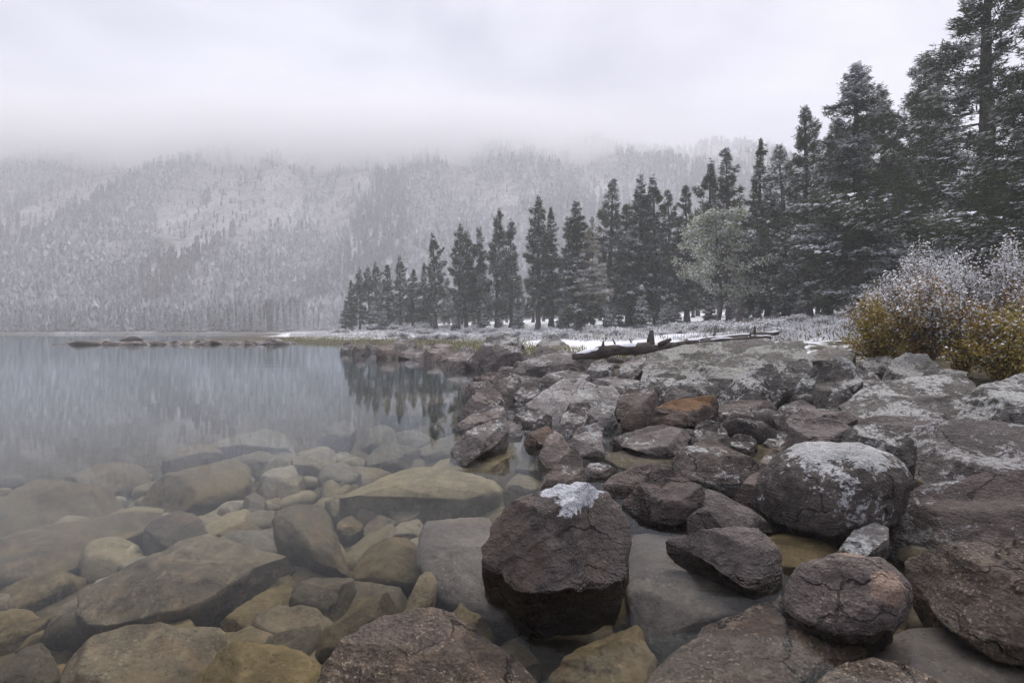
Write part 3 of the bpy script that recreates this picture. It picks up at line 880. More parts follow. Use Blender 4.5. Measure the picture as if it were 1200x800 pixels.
# --- lichen rocks and bedrock on the bank
bank = dict(sink=.3, lean=45, t=.35, tb=.9, n=110, m=32, fac=12, e=.45, rnd=0, ang=True)
rocks(bank, [
    ('830,470 850,455 880,435 898,425 908,426 916,440 921,454 913,466 890,474 860,476', 'pyramid-shaped lichen-covered rock above the orange-edged slab', 'lichen', dict(D=9.6, fac=6, lean=32)),
    ('923,466 935,450 950,432 957,427 959,445 952,461 945,467', 'slim lichen-covered rock leaning on the pyramid-shaped one', 'lichen', dict(D=9.4, lean=25)),
    ('950,476 955,450 962,430 972,419 990,419 1003,430 1013,446 1002,458 987,474 978,480 960,482', 'tall lichen-mottled rock left of the big striped slab', 'lichen', dict(D=8.8, lean=30, fac=5)),
    ('992,444 1005,431 1025,437 1036,448 1012,460 995,462', 'dark lichen-flecked rock in the notch behind the tall mottled one', 'lichen', dict(D=9.2)),
    ('983,474 1010,457 1040,446 1090,439 1130,437 1142,448 1158,469 1142,482 1100,490 1050,494 1010,493 990,485', 'big flat slab streaked with pale lichen below the autumn shrubs', 'lichen', dict(D=7.7, lean=66, fac=4, n=120, m=30, t=.2, e=.5)),
    ('1058,520 1075,500 1095,492 1130,489 1200,499 1290,505 1290,585 1200,580 1120,578 1080,572 1062,548', 'broad dark bedrock shelf with white lichen patches at the right edge', 'darkbed', dict(D=5.4, lean=55, n=130, m=34, fac=3, t=.22, e=.55)),
    ('1028,625 1050,595 1080,572 1130,560 1155,551 1200,549 1290,548 1290,660 1200,650 1100,652 1050,648', 'dark smooth bedrock face at the right edge, below the lichen-patched shelf', 'darkbed', dict(D=4.2, lean=42, n=130, m=34, fac=3, t=.2, e=.6)),
    ('1000,494 1030,486 1070,487 1110,492 1100,505 1050,508 1010,504', 'thin dark ledge under the big streaked slab', 'darkbed', dict(D=7.0, lean=60)),
    ('1118,492 1140,466 1170,448 1210,436 1290,430 1290,520 1200,516 1140,510', 'dark mossy bedrock under the shrubs at the right edge', 'lichen', dict(D=6.6, lean=58)),
    ('1028,446 1045,424 1060,414 1085,415 1100,428 1110,440 1080,448 1045,452', 'grey-green humped rock just below the shrubs', 'bedrock', dict(D=9.8, lean=40)),
    ('1000,434 1015,420 1040,417 1050,426 1035,438 1012,442', 'small mossy rock left of the grey-green hump', 'bedrock', dict(D=10.5)),
    ('1075,444 1085,434 1110,432 1135,436 1130,446 1095,450', 'low mossy rock right of the grey-green hump', 'bedrock', dict(D=9.0)),
    ('750,437 757,415 800,405 860,399 900,396 910,403 875,416 835,434 790,440', 'upper plate of pale cracked bedrock beside the driftwood log', 'bedrock', dict(D=12.6, lean=68, n=120, m=30, t=.12, fac=2, e=.5)),
    ('790,444 840,425 880,408 940,399 948,418 955,440 925,452 890,452 850,460 790,460', 'lower plate of pale cracked bedrock behind the pyramid-shaped rock', 'bedrock', dict(D=10.6, lean=64, n=120, m=30, t=.14, fac=2, e=.5)),
    ('740,457 755,440 780,436 805,440 800,456 772,460', 'pale crusted rock at the front foot of the bedrock plates', 'lichen', dict(D=11)),
    ('775,460 790,447 820,442 858,444 856,459 815,463', 'crusted ledge with a dark undercut between bedrock and square block', 'lichen', dict(D=10.4)),
    ('905,445 925,425 945,418 952,432 945,450 920,455', 'rounded lichen-spotted rock behind the slim leaning one', 'lichen', dict(D=10)),
    ('935,430 950,412 985,405 1003,415 995,432 960,436', 'flat grey bedrock at the foot of the olive shrub', 'bedrock', dict(D=11.5, lean=62)),
    ('563,406 570,396 585,389 605,394 614,403 600,410 575,411', 'snow-flecked rock pile standing up from the grassy shore', 'lichen', dict(D=27, sink=.6)),
    ('618,410 635,399 655,397 667,405 655,413 632,414', 'rounded grass-topped rock right of the snow-flecked pile', 'bedrock', dict(D=30, sink=.6)),
])


# --- rounded filler stones, sharing a few meshes
def unit_stone(seed, flat=.6):
    rng = np.random.default_rng(seed)
    th = np.linspace(0, 2 * math.pi, 28, endpoint=False)
    r = 1 + .18 * np.sin(th * 2 + seed) + .1 * np.sin(th * 3 + seed * 2.1)
    V = [(0, 0, flat)]
    k = 12
    for j in range(1, k):
        ph = math.pi / 2 - math.pi * j / k
        V += [(math.copysign(abs(math.cos(ph)) ** .7, 1) * r[i] * math.cos(th[i]) * 1.25, abs(math.cos(ph)) ** .7 * r[i] * math.sin(th[i]) * .85, flat * math.copysign(abs(math.sin(ph)) ** .8, ph)) for i in range(28)]
    V.append((0, 0, -flat))
    V = np.array(V)
    for f in range(7):
        dv = rng.normal(size=3); dv[2] = abs(dv[2]); dv /= np.linalg.norm(dv)
        pr = V @ dv
        lim = pr.max() * rng.uniform(.68, .92)
        V = V - np.maximum(pr - lim, 0)[:, None] * dv
    dn = V / (np.linalg.norm(V, axis=1)[:, None] + 1e-9)
    V = V + dn * (fbm(V * 1.6 + seed, 2, 4) * .16 + fbm(V * 6 + seed, 3, 3) * .04)[:, None]
    idx = 1 + np.arange((k - 1) * 28).reshape(k - 1, 28)
    nx = np.roll(idx, -1, 1)
    q = np.stack([idx[:-1], idx[1:], nx[1:], nx[:-1]], -1).reshape(-1, 4)
    t1 = np.stack([np.zeros(28, int), idx[0], nx[0]], -1)
    t2 = np.stack([np.full(28, len(V) - 1), nx[-1], idx[-1]], -1)
    return V, [q, t1, t2]


def stone_set(key, n):
    r = []
    for k in range(n):
        V, Fc = unit_stone(900 + k * 13 + len(key), .55 + .12 * (k % 3))
        me = mesh_np('stone', V, Fc, True)
        me.materials.append(M[key])
        r.append(me)
    return r


SM = {k: stone_set(k, 5) for k in ('under', 'underpale', 'shore', 'lichen')}
rs = random.Random(5)


def fill(key, name, px, D, size, label, group, cat, dz=0.0, flat=1.0):
    me = rs.choice(SM[key])
    x = wx(px, D)
    o = link(name, me, loc=(x, D, gz(x, D) + size * .25 + dz))
    o.scale = (size * rs.uniform(.8, 1.3), size * rs.uniform(.8, 1.2), size * rs.uniform(.7, 1.0) * flat)
    o.rotation_euler = (rs.uniform(-.3, .3), rs.uniform(-.3, .3), rs.uniform(0, 6.28))
    tag(o, label, cat, group)


for k in range(240):        # cobbles on the lake bed
    D = rs.uniform(2.4, 11)
    px = rs.uniform(-120, 640 - D * 8)
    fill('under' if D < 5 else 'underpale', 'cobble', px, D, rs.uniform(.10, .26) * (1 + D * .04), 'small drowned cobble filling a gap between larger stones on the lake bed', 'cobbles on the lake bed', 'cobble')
for k in range(70):         # cobbles in the pools on the right
    D = rs.uniform(2.6, 9)
    px = rs.uniform(640, 1150)
    fill('under', 'cobble', px, D, rs.uniform(.08, .2), 'small brown cobble in the shaded pools between the right-hand boulders', 'cobbles in the pools', 'cobble')
for k in range(170):        # rubble between shore rocks
    D = rs.uniform(8, 26)
    px = np.interp(D, [8, 14, 26], [600, 590, 520]) + rs.random() * np.interp(D, [8, 14, 26], [420, 400, 250])
    fill('shore', 'rubble_stone', px, D, rs.uniform(.14, .34), 'small rubble stone jammed between the larger shore rocks', 'rubble between the shore rocks', 'stone')
for k in range(26):
    D = rs.uniform(9, 16)
    px = rs.uniform(880, 1020)
    fill('lichen', 'rubble_stone', px, D, rs.uniform(.15, .35), 'small lichen-spotted stone on the bank before the olive shrub', 'lichened stones on the bank', 'stone')
# the low rock spit across the lake
for k in range(64):
    px = 72 + k * 4.3 + rs.uniform(-2, 2)
    D = 66 + rs.uniform(-2.5, 2.5)
    s_ = rs.uniform(.4, .95) * (1.0 if 95 < px < 335 else .6)
    me = rs.choice(SM['shore'])
    o = link('rock', me, loc=(wx(px, D), D, rs.uniform(-.1, .12)))
    o.scale = (s_ * 1.3, s_, s_ * .62)
    o.rotation_euler = (rs.uniform(-.3, .3), rs.uniform(-.3, .3), rs.uniform(0, 6.28))
    tag(o, 'dark rock in the long low spit across the lake, left', 'rock', 'rocks of the far spit')
o = link('boulder', SM['lichen'][1], loc=(wx(153, 72), 72, .55))
o.scale = (1.2, .8, .55)
tag(o, 'lone tan boulder topping the low rock spit across the lake', 'boulder')


# ================================================================== conifers
def tris_from(base, dirs, length, width, rng):
    """thin triangles: base (n,3), dirs (n,3) unit."""
    n = len(base)
    a = rng.normal(size=(n, 3))
    perp = np.cross(dirs, a)
    perp /= np.linalg.norm(perp, axis=1)[:, None] + 1e-9
    w_ = (width if np.ndim(width) else np.full(n, width))[:, None]
    l_ = (length if np.ndim(length) else np.full(n, length))[:, None]
    mid = base + dirs * l_ * .45
    return np.stack([base, mid + perp * w_ * .5, base + dirs * l_, mid - perp * w_ * .5], 1).reshape(-1, 3)


def quads(n):
    return np.arange(n * 4).reshape(n, 4)


def tube(points, radii, sides=7):
    P = np.asarray(points, float)
    T = np.gradient(P, axis=0)
    T = unit(T)
    ref = np.array([0.31, .17, .05]) + (np.abs(T[:, 2:3]) < .9) * np.array([[0, 0, 1.0]]) + (np.abs(T[:, 2:3]) >= .9) * np.array([[1.0, 0, 0]])
    A = unit(np.cross(T, ref))
    B = np.cross(T, A)
    th = np.linspace(0, 2 * math.pi, sides, endpoint=False)
    r = np.asarray(radii, float)[:, None, None]
    V = P[:, None] + r * (A[:, None] * np.cos(th)[None, :, None] + B[:, None] * np.sin(th)[None, :, None])
    i = np.arange(len(P) * sides).reshape(len(P), sides)
    nx = np.roll(i, -1, 1)
    q = np.stack([i[:-1], nx[:-1], nx[1:], i[1:]], -1).reshape(-1, 4)
    return V.reshape(-1, 3), q


def join(parts):
    Vs, Fs, o = [], [], 0
    for v, f in parts:
        Vs.append(v); Fs.append(f + o); o += len(v)
    return np.concatenate(Vs), np.concatenate(Fs)


def conifer(seed, kind, H=16.0, base=.1, R_=.15, nb=150, snow=.35, green=(.045, .063, .035), green2=(.105, .124, .07), dens=1.0, tl=.5, K=8):
    rng = np.random.default_rng(seed)
    # trunk with a slight wobble
    zz = np.linspace(0, 1, 14)
    wob = np.cumsum(rng.normal(0, .035, (14, 2)), 0) * (kind == 'pine') * 1.3
    wob -= wob[:1]
    pts = np.concatenate([wob, (zz * H)[:, None]], 1)
    rad = .019 * H * (1 - zz) ** .85 + .02
    rad[0] *= 1.35
    tv, tf = tube(pts, rad, 9)
    zf = np.sort(base + (1 - base) * rng.random(nb) ** (1.0 if kind == 'spruce' else .82))
    nw = H / .62
    zf = np.clip(np.round(zf * nw) / nw + rng.normal(0, .1 / H, nb), base, .995)
    rel = (zf - base) / (1 - base)
    az = np.arange(nb) * 2.39996 + rng.normal(0, .5, nb)
    if kind == 'spruce':
        Lb = R_ * H * (1 - rel) ** .78 * (.55 + .45 * np.minimum(1, rel * 7 + .35)) * rng.uniform(.62, 1.12, nb) + .12
        el = np.interp(rel, [0, .5, 1], [-.32, -.12, .75])
        cv = .16
    else:
        clump = .72 + .55 * vnoise(np.stack([np.cos(az) * 1.1, np.sin(az) * 1.1, zf * 8 + seed], -1), seed)
        Lb = R_ * H * (1.01 - rel ** 1.1) ** .85 * (.6 + .4 * np.minimum(1, rel * 4 + .2)) * clump * rng.uniform(.7, 1.15, nb) + .16
        Lb *= rng.random(nb) > .10
        el = np.interp(rel, [0, .5, 1], [-.12, .12, .8]) + rng.normal(0, .1, nb)
        cv = .3
    Lb *= np.clip(.95 + .6 * vnoise(np.stack([np.cos(az) * .9 + seed, np.sin(az) * .9, zf * 5], -1), seed + 3), .45, 1.4)
    keep = Lb > .15
    zf, rel, az, Lb, el = zf[keep], rel[keep], az[keep], Lb[keep], el[keep]
    nb = len(zf)
    trunk_xy = np.stack([np.interp(zf, zz, wob[:, 0]), np.interp(zf, zz, wob[:, 1])], -1)

    def bpos(b, t_, lat=0.0, dzz=0.0):
        o = np.stack([np.cos(az[b]), np.sin(az[b])], -1)
        s = np.stack([-o[:, 1], o[:, 0]], -1)
        r = Lb[b] * t_ * np.cos(el[b] * .8)
        xy = trunk_xy[b] + o * r[:, None] + s * (lat * np.ones(len(b)))[:, None]
        z = zf[b] * H + np.sin(el[b]) * Lb[b] * t_ + cv * Lb[b] * t_ ** 2 * (1 if kind == 'pine' else .8) + dzz
        return np.concatenate([xy, z[:, None]], 1)

    limbs = []
    bi = np.arange(nb)
    tt = [0, .4, .8, 1.0]
    pp = [bpos(bi, np.full(nb, q)) for q in tt]
    rr = .008 + .012 * Lb
    for j in range(nb):
        v, f = tube([p_[j] for p_ in pp], [rr[j], rr[j] * .7, rr[j] * .4, .006], 3)
        limbs.append((v, f))
    lv, lf = join(limbs)
    nt_ = np.maximum(5, (Lb * 15 * dens).astype(int))
    b = np.repeat(np.arange(nb), nt_)
    n = len(b)
    t_ = rng.random(n) ** .65
    if kind == 'pine': t_ = .3 + .7 * rng.random(n) ** .7
    wl = (.34 if kind == 'spruce' else .3) * Lb[b] * (1 - .65 * t_) * rng.uniform(-1, 1, n) + rng.normal(0, .06, n)
    dzz = rng.normal(0, .07 if kind == 'spruce' else .14, n) - (np.abs(wl) * .25 if kind == 'spruce' else 0)
    c = bpos(b, t_, wl, dzz)
    # leader shoot tufts
    m0 = 40
    ztop = rng.uniform(.93, 1.0, m0)
    c = np.concatenate([c, np.stack([np.interp(ztop, zz, wob[:, 0]) + rng.normal(0, .04, m0), np.interp(ztop, zz, wob[:, 1]) + rng.normal(0, .04, m0), ztop * H + .1], -1)])
    outw = np.stack([np.cos(az[b]), np.sin(az[b]), np.full(n, .12 if kind == 'spruce' else .55)], -1)
    outw += np.stack([-np.sin(az[b]), np.cos(az[b]), np.zeros(n)], -1) * np.sign(wl)[:, None] * .7
    outw = np.concatenate([outw, np.tile([[0, 0, 1.0]], (m0, 1))])
    n = len(c)
    cb = np.repeat(c, K, 0) + rng.normal(0, .06, (n * K, 3))
    dr = unit(np.repeat(unit(outw), K, 0) * .9 + rng.normal(0, .55, (n * K, 3)))
    lfac = np.concatenate([np.interp(rel[b], [0, .7, 1], [1, .85, .42]), np.full(m0, .4)])
    ln = tl * rng.uniform(.6, 1.15, n * K) * np.repeat(lfac, K)
    tv1 = tris_from(cb, dr, ln, .07 * tl / .5 * rng.uniform(.7, 1.3, n * K), rng)
    shade = np.repeat(rng.random(n), K)
    g1, g2 = np.array(green), np.array(green2)
    col = g1 + (g2 - g1) * shade[:, None]
    # light frosting on needle ends of snowy clumps
    cl = fbm(c * .7 + seed, 4, 3)
    fr_ = np.repeat(np.clip((cl + .28) * 1.6, 0, 1) * snow, K) * rng.random(n * K)
    fr_ = np.where(dr[:, 2] > -.25, fr_, 0)
    fr_ = np.clip(fr_ * 2.0 - .3, 0, .9)[:, None]
    col = col * (1 - fr_) + np.array([.74, .76, .79]) * fr_
    # snow pads lying on the boughs
    sel = np.where((rng.random(n) < snow * 1.5) & (cl > -.12))[0]
    ns = len(sel)
    pc = c[sel] + np.array([0, 0, .09]) + rng.normal(0, .04, (ns, 3))
    sd_ = unit(outw[sel] * np.array([1, 1, .1]) + rng.normal(0, .25, (ns, 3)) + np.array([0, 0, -.55]))
    sw = np.cross(sd_, np.array([0, 0, 1.0])); sw = unit(sw)
    sl = tl * rng.uniform(.45, .95, ns)[:, None]
    hw = tl * rng.uniform(.22, .56, ns)[:, None]
    sv = np.stack([pc - sd_ * sl * .3, pc + sw * hw, pc + sd_ * sl * .7 - np.array([0, 0, .05]), pc - sw * hw], 1).reshape(-1, 3)
    Vc = np.concatenate([tv1, sv])
    cc = np.concatenate([np.repeat(col, 4, 0), np.repeat(np.array([[.86, .87, .9]]) * rng.uniform(.9, 1.05, (ns, 1)), 4, 0)])
    crown = mesh_np('crown', Vc, quads(len(Vc) // 4), False, cc)
    crown.materials.append(M['needles'])
    trunk = mesh_np('trunk', tv, tf, True)
    trunk.materials.append(M['bark'])
    limb = mesh_np('limbs', lv, lf, True)
    limb.materials.append(M['bark'])
    return dict(trunk=trunk, limbs=limb, crown=crown, H=H)


VAR = {
    's1': conifer(1, 'spruce', R_=.165, base=.1, nb=165, snow=.5),
    's2': conifer(2, 'spruce', R_=.13, base=.13, nb=150, snow=.5),
    's3': conifer(3, 'spruce', R_=.15, base=.05, nb=170, snow=.62),
    's4': conifer(4, 'spruce', R_=.105, base=.1, nb=130, snow=.5),
    'p1': conifer(5, 'pine', R_=.19, base=.1, nb=130, snow=.42, tl=.56),
    'p2': conifer(6, 'pine', R_=.15, base=.1, nb=115, snow=.4, tl=.56),
    'p3': conifer(7, 'pine', R_=.22, base=.12, nb=140, snow=.42, tl=.56),
    'p4': conifer(8, 'pine', R_=.13, base=.16, nb=105, snow=.46, tl=.56, dens=.9),
    'p5': conifer(9, 'pine', R_=.17, base=.1, nb=135, snow=.38, tl=.56),
    'l1': conifer(10, 'spruce', R_=.14, base=.15, nb=110, snow=.75, green=(.36, .32, .22), green2=(.55, .5, .4), dens=.85),
    'pa': conifer(12, 'pine', H=20, R_=.21, base=.06, nb=250, snow=.28, tl=.34, dens=1.7, K=5),
    'pb': conifer(13, 'pine', H=20, R_=.18, base=.06, nb=220, snow=.28, tl=.34, dens=1.7, K=5),
    'pc': conifer(14, 'pine', H=20, R_=.23, base=.12, nb=190, snow=.4, tl=.36, dens=1.6, K=5),
    'sa': conifer(15, 'spruce', H=19, R_=.18, base=.07, nb=260, snow=.62, tl=.34, dens=1.7, K=5),
    'y1': conifer(11, 'spruce', H=5, R_=.25, base=.02, nb=80, snow=.75, tl=.3, dens=1.6),
}


def tree(var, px, pyt, D, label, group=None, wsc=1.0, name=None):
    v = VAR[var]
    x = wx(px, D)
    z0 = gz(x, D) - .1
    H = CAMZ + (HZ - pyt) * D / F - z0
    s = H / v['H']
    o = empty(name or {'s': 'spruce_tree', 'p': 'pine_tree', 'l': 'larch_tree', 'y': 'young_fir'}[var[0]], (x, D, z0), rs.uniform(0, 6.28))
    k = 1.32 * wsc * (.35 + .65 * s) if var[0] != 'y' else s * wsc
    o.scale = (k, k, s)
    o.rotation_euler.x, o.rotation_euler.y = rs.gauss(0, .018), rs.gauss(0, .018)
    for part in ('trunk', 'limbs', 'crown'):
        p_ = link(part, v[part], parent=o)
        if part != 'trunk': p_['kind'] = 'stuff'
    tag(o, label, 'tree', group)
    return o


for a in [
    ('pa', 1150, -75, 31, 'huge dark pine running out of the top of the picture, far right', None, 1.15),
    ('pa', 1248, 5, 24, 'pine whose snowy boughs reach in from the right edge', None, 1.1),
    ('pb', 1092, 65, 42, 'tall dark pine next left of the huge far-right one', None, 1.0),
    ('pa', 1045, 104, 45, 'dense dark pine between the pointed snowy spruce and the tall pine', None, 1.1),
    ('pb', 1068, 112, 47, 'slimmer pine squeezed behind the dense dark one', None, 1.0),
    ('sa', 1006, 75, 39, 'sharp-pointed spruce with snow-laden lower boughs, tallest left of the dense pines', None, 1.0),
    ('pa', 945, 127, 47, 'broad-crowned pine left of the sharp-pointed snowy spruce', None, .95),
    ('pb', 969, 140, 51, 'pine half hidden behind the broad-crowned one', None, .9),
    ('pb', 922, 170, 54, 'narrow pine left behind the broad-crowned one', None, .9),
    ('s4', 887, 166, 58, 'thin spruce with a needle-like tip, right of the pale green birch', None, .85),
    ('s1', 899, 218, 54, 'dark short spruce in front of the needle-tipped one', None, .75),
    ('p4', 857, 176, 63, 'lopsided pine with a forked top above the pale green birch', None, 1.0),
    ('p2', 829, 194, 65, 'pine with a tufted top at the left shoulder of the birch', None, .85),
    ('s2', 805, 219, 74, 'spruce showing only its tip behind the birch, left', None, .85),
    ('p2', 770, 211, 69, 'dark pine left of the birch with a blunt double top', None, .95),
    ('p4', 788, 224, 73, 'pine just right of the blunt double-topped one', None, .9),
    ('s1', 750, 207, 68, 'spire-topped spruce dusted with snow, mid stand', None, .9),
    ('p4', 712, 212, 82, 'sparse pine with a rounded mop top, standing above its neighbours', None, 1.1),
    ('s2', 736, 240, 73, 'spruce left of the spire-topped one, its snow in bands', None, 1.0),
    ('s1', 680, 237, 69, 'dark dense spruce reaching the ground beside the cream larch', None, 1.0),
    ('l1', 694, 255, 67, 'cream-coloured frosted larch against the dark spruce', None, .8),
    ('s2', 664, 262, 78, 'slim spruce left of the dark dense one', None, .9),
    ('p5', 630, 233, 79, 'tall dark pine with a bushy lower half, left of centre stand', None, .8),
    ('s4', 646, 245, 82, 'snow-streaked narrow spruce right behind the bushy dark pine', None, .95),
    ('p1', 582, 249, 86, 'dark pine with a leaning top, right of a paler pine', None, .75),
    ('p2', 599, 262, 89, 'pine with a pale thin crown beside the leaning-topped one', None, .9),
    ('p4', 563, 268, 91, 'pale frosted pine left of the leaning-topped one', None, .9),
    ('p5', 537, 264, 89, 'stout dark pine with several bare trunks at its foot', None, .7),
    ('p2', 547, 272, 92, 'pine right behind the stout one', None, .8),
    ('p2', 511, 275, 92, 'dark columnar pine at the left of the tall trees', None, .85),
    ('s4', 497, 309, 96, 'very narrow dark spruce left of the columnar pine', None, .8),
    ('p2', 470, 302, 99, 'dark pine, tallest of the small left-end cluster', None, .8),
    ('s2', 484, 316, 101, 'snowy spruce just right of the left-end cluster\'s tallest', None, .9),
    ('s2', 456, 311, 103, 'frosted spruce just left of the left-end cluster\'s tallest', None, .9),
    ('p2', 442, 308, 107, 'thin pine in the left-end cluster, fourth tree from its left', None, .8),
    ('p5', 433, 313, 110, 'bushy pine in the left-end cluster, third tree from its left', None, .7),
    ('p5', 422, 315, 112, 'dark small pine, second tree at the left end of the stand', None, .7),
    ('s4', 412, 329, 112, 'dark small tree standing at the very left end of the stand', None, .9),
    ('s4', 405, 354, 112, 'little dark conifer below the left end of the stand', None, 1.0),
    ('y1', 437, 345, 104, 'white frosted young tree before the left-end cluster', None, .8),
    ('y1', 752, 337, 58, 'snowy young fir before the spire-topped spruce', None, 1.0),
    ('y1', 1106, 254, 29, 'bright snowy young fir above the shrubs, far right', None, .9),
    ('y1', 778, 350, 58, 'tiny snowy fir right of the snowy young fir', None, .8),
    ('y1', 604, 352, 84, 'small frosted fir under the leaning-topped pine', None, .8),
    ('y1', 712, 350, 64, 'small snowy fir at the foot of the cream larch', None, .9),
]:
    tree(*a)
k = 0
for px in np.concatenate([np.linspace(455, 1190, 34), np.linspace(865, 1195, 16), np.linspace(500, 870, 16)]):
    px = px + rs.uniform(-6, 6)
    D = np.interp(px, [450, 600, 800, 1000, 1200], [112, 100, 86, 62, 46]) * rs.uniform(1.0, 1.3)
    top = np.interp(px, [450, 520, 600, 700, 800, 900, 1000, 1200], [345, 325, 310, 300, 285, 260, 225, 190]) + rs.uniform(-12, 30)
    tree(rs.choice(['s1', 's2', 's4', 'p2', 'p5', 'p4']), px, top, D, 'shadowy conifer in the rear ranks behind the front row of the stand', 'rear rank conifers', rs.uniform(.75, 1.0))


for k in range(34):
    px = rs.uniform(430, 985)
    D = np.interp(px, [430, 600, 800, 1000], [103, 84, 60, 40]) * rs.uniform(.95, 1.12)
    tree('y1', px, np.interp(px, [430, 1000], [362, 338]) + rs.uniform(-8, 12), D, 'small snow-dusted fir among the trunks at the foot of the stand', 'understorey firs', rs.uniform(.8, 1.2))


# ------------------------------------------------------------------ far shore front row
def far_tree_mesh(rng, H, layers, petals, rad):
    Vs, Cs = [], []
    for k in range(layers):
        f = (k + rng.random() * .5) / layers
        z = H * (.06 + .9 * f)
        r = rad * (1 - f) ** .8 + .12
        a = rng.random() * 6.28 + np.arange(petals) * 2 * math.pi / petals + rng.normal(0, .2, petals)
        rr = r * rng.uniform(.55, 1.25, petals)
        dz = H / layers
        wd = 1.15 * math.pi / petals
        tip = np.stack([np.cos(a) * rr, np.sin(a) * rr, z - dz * .35 + rng.normal(0, .2, petals)], -1)
        top = np.stack([a * 0, a * 0, np.full(petals, z + dz * 1.1)], -1)
        l = np.stack([np.cos(a - wd) * rr * .6, np.sin(a - wd) * rr * .6, np.full(petals, z)], -1)
        rgt = np.stack([np.cos(a + wd) * rr * .6, np.sin(a + wd) * rr * .6, np.full(petals, z)], -1)
        Vs.append(np.stack([top, l, tip, rgt], 1).reshape(-1, 3))
        s = np.clip(rng.normal(.44, .14, petals), 0, 1)[:, None]
        col = np.array([[.05, .055, .05]]) * (1 - s) + np.array([[.66, .68, .71]]) * s
        Cs.append(np.repeat(col, 4, 0))
    return np.concatenate(Vs), np.concatenate(Cs)


FT = []
for k in range(6):
    rng = np.random.default_rng(70 + k)
    V, C_ = far_tree_mesh(rng, 14, 15, 8, 1.5)
    me = mesh_np('crown', V, quads(len(V) // 4), False, C_)
    me.materials.append(M['forest'])
    tv, tf = tube([(0, 0, -.3), (0, 0, 7), (0, 0, 13)], [.16, .1, .02], 5)
    tm = mesh_np('trunk', tv, tf, True)
    tm.materials.append(M['bark'])
    FT.append((me, tm))
for k in range(105):
    px = -60 + k * 4.6 + rs.uniform(-3, 3)
    D = 245 + rs.uniform(0, 9)
    x = wx(px, D)
    o = empty('conifer', (x, D, float(mtn_z(np.array([x]), np.array([D]))[0])), rs.uniform(0, 6.28))
    s = rs.uniform(.62, 1.18)
    o.scale = (s * rs.uniform(.8, 1.2), s * rs.uniform(.8, 1.2), s)
    cm, tm = rs.choice(FT)
    link('crown', cm, parent=o)
    link('trunk', tm, parent=o)
    tag(o, 'frosted conifer in the front row along the far lake shore', 'tree', 'front row of the far shore forest')

# ------------------------------------------------------------------ forest on the mountainside
rng = np.random.default_rng(99)
N = 26000
fpx = rng.uniform(-140, 1150, N)
fD = 250 + 680 * rng.random(N) ** 1.35
fx = wx(fpx, fD)
mask = fbm(P3(fx / 60.0 + .25 * fD / 80, fD / 260.0), 31, 4) + .45 * fbm(P3(fx / 17.0, fD / 30.0), 41, 3)
thr = np.interp(fD, [250, 330, 420, 600, 930], [-.9, -.7, -.3, -.16, -.12])
ok = (mask > thr + rng.normal(0, .1, N)) | (rng.random(N) < .45)
open_ = (mask < thr)[ok][:14500]
fx, fD = fx[ok][:14500], fD[ok][:14500]
fz = mtn_z(fx, fD)
Vs, Cs = [], []
protos = []
for k in range(14):
    protos.append(far_tree_mesh(np.random.default_rng(200 + k), 1.0, 6, 4, .105))
pk = rng.integers(0, 14, len(fx))
hh = rng.uniform(.6, 1.2, len(fx)) * np.interp(fD, [250, 450, 900], [12, 12, 11]) * np.where(open_, .48, 1.0)
for k in range(14):
    s = pk == k
    v, c_ = protos[k]
    m_ = s.sum()
    a = rng.random(m_) * 6.28
    ca, sa = np.cos(a)[:, None], np.sin(a)[:, None]
    wv = rng.uniform(.7, 1.1, m_)[:, None]
    h_ = hh[s][:, None]
    zc = np.where(np.abs(v[:, 2]) < 3, v[:, 2], 0)
    xx = (v[None, :, 0] * ca - v[None, :, 1] * sa) * h_ * wv + fx[s][:, None]
    yy = (v[None, :, 0] * sa + v[None, :, 1] * ca) * h_ * wv + fD[s][:, None]
    z_ = zc[None] * h_ + fz[s][:, None] - .3
    Vs.append(np.stack([xx, yy, z_], -1).reshape(-1, 3))
    tint = (np.clip(.95 + 2.0 * fbm(P3(fx[s] / 42 + .25 * fD[s] / 80, fD[s] / 210), 77, 3), .32, 1.12) * rng.uniform(.8, 1.12, m_))[:, None, None]
    Cs.append((c_[None] * tint).reshape(-1, 3))
V = np.concatenate(Vs)
o = link('forest', mesh_np('forest', V, quads(len(V) // 4), False, np.concatenate(Cs)), M['forest'])
tag(o, 'frosted conifer forest climbing the misty mountainside across the lake', 'forest', kind='stuff')


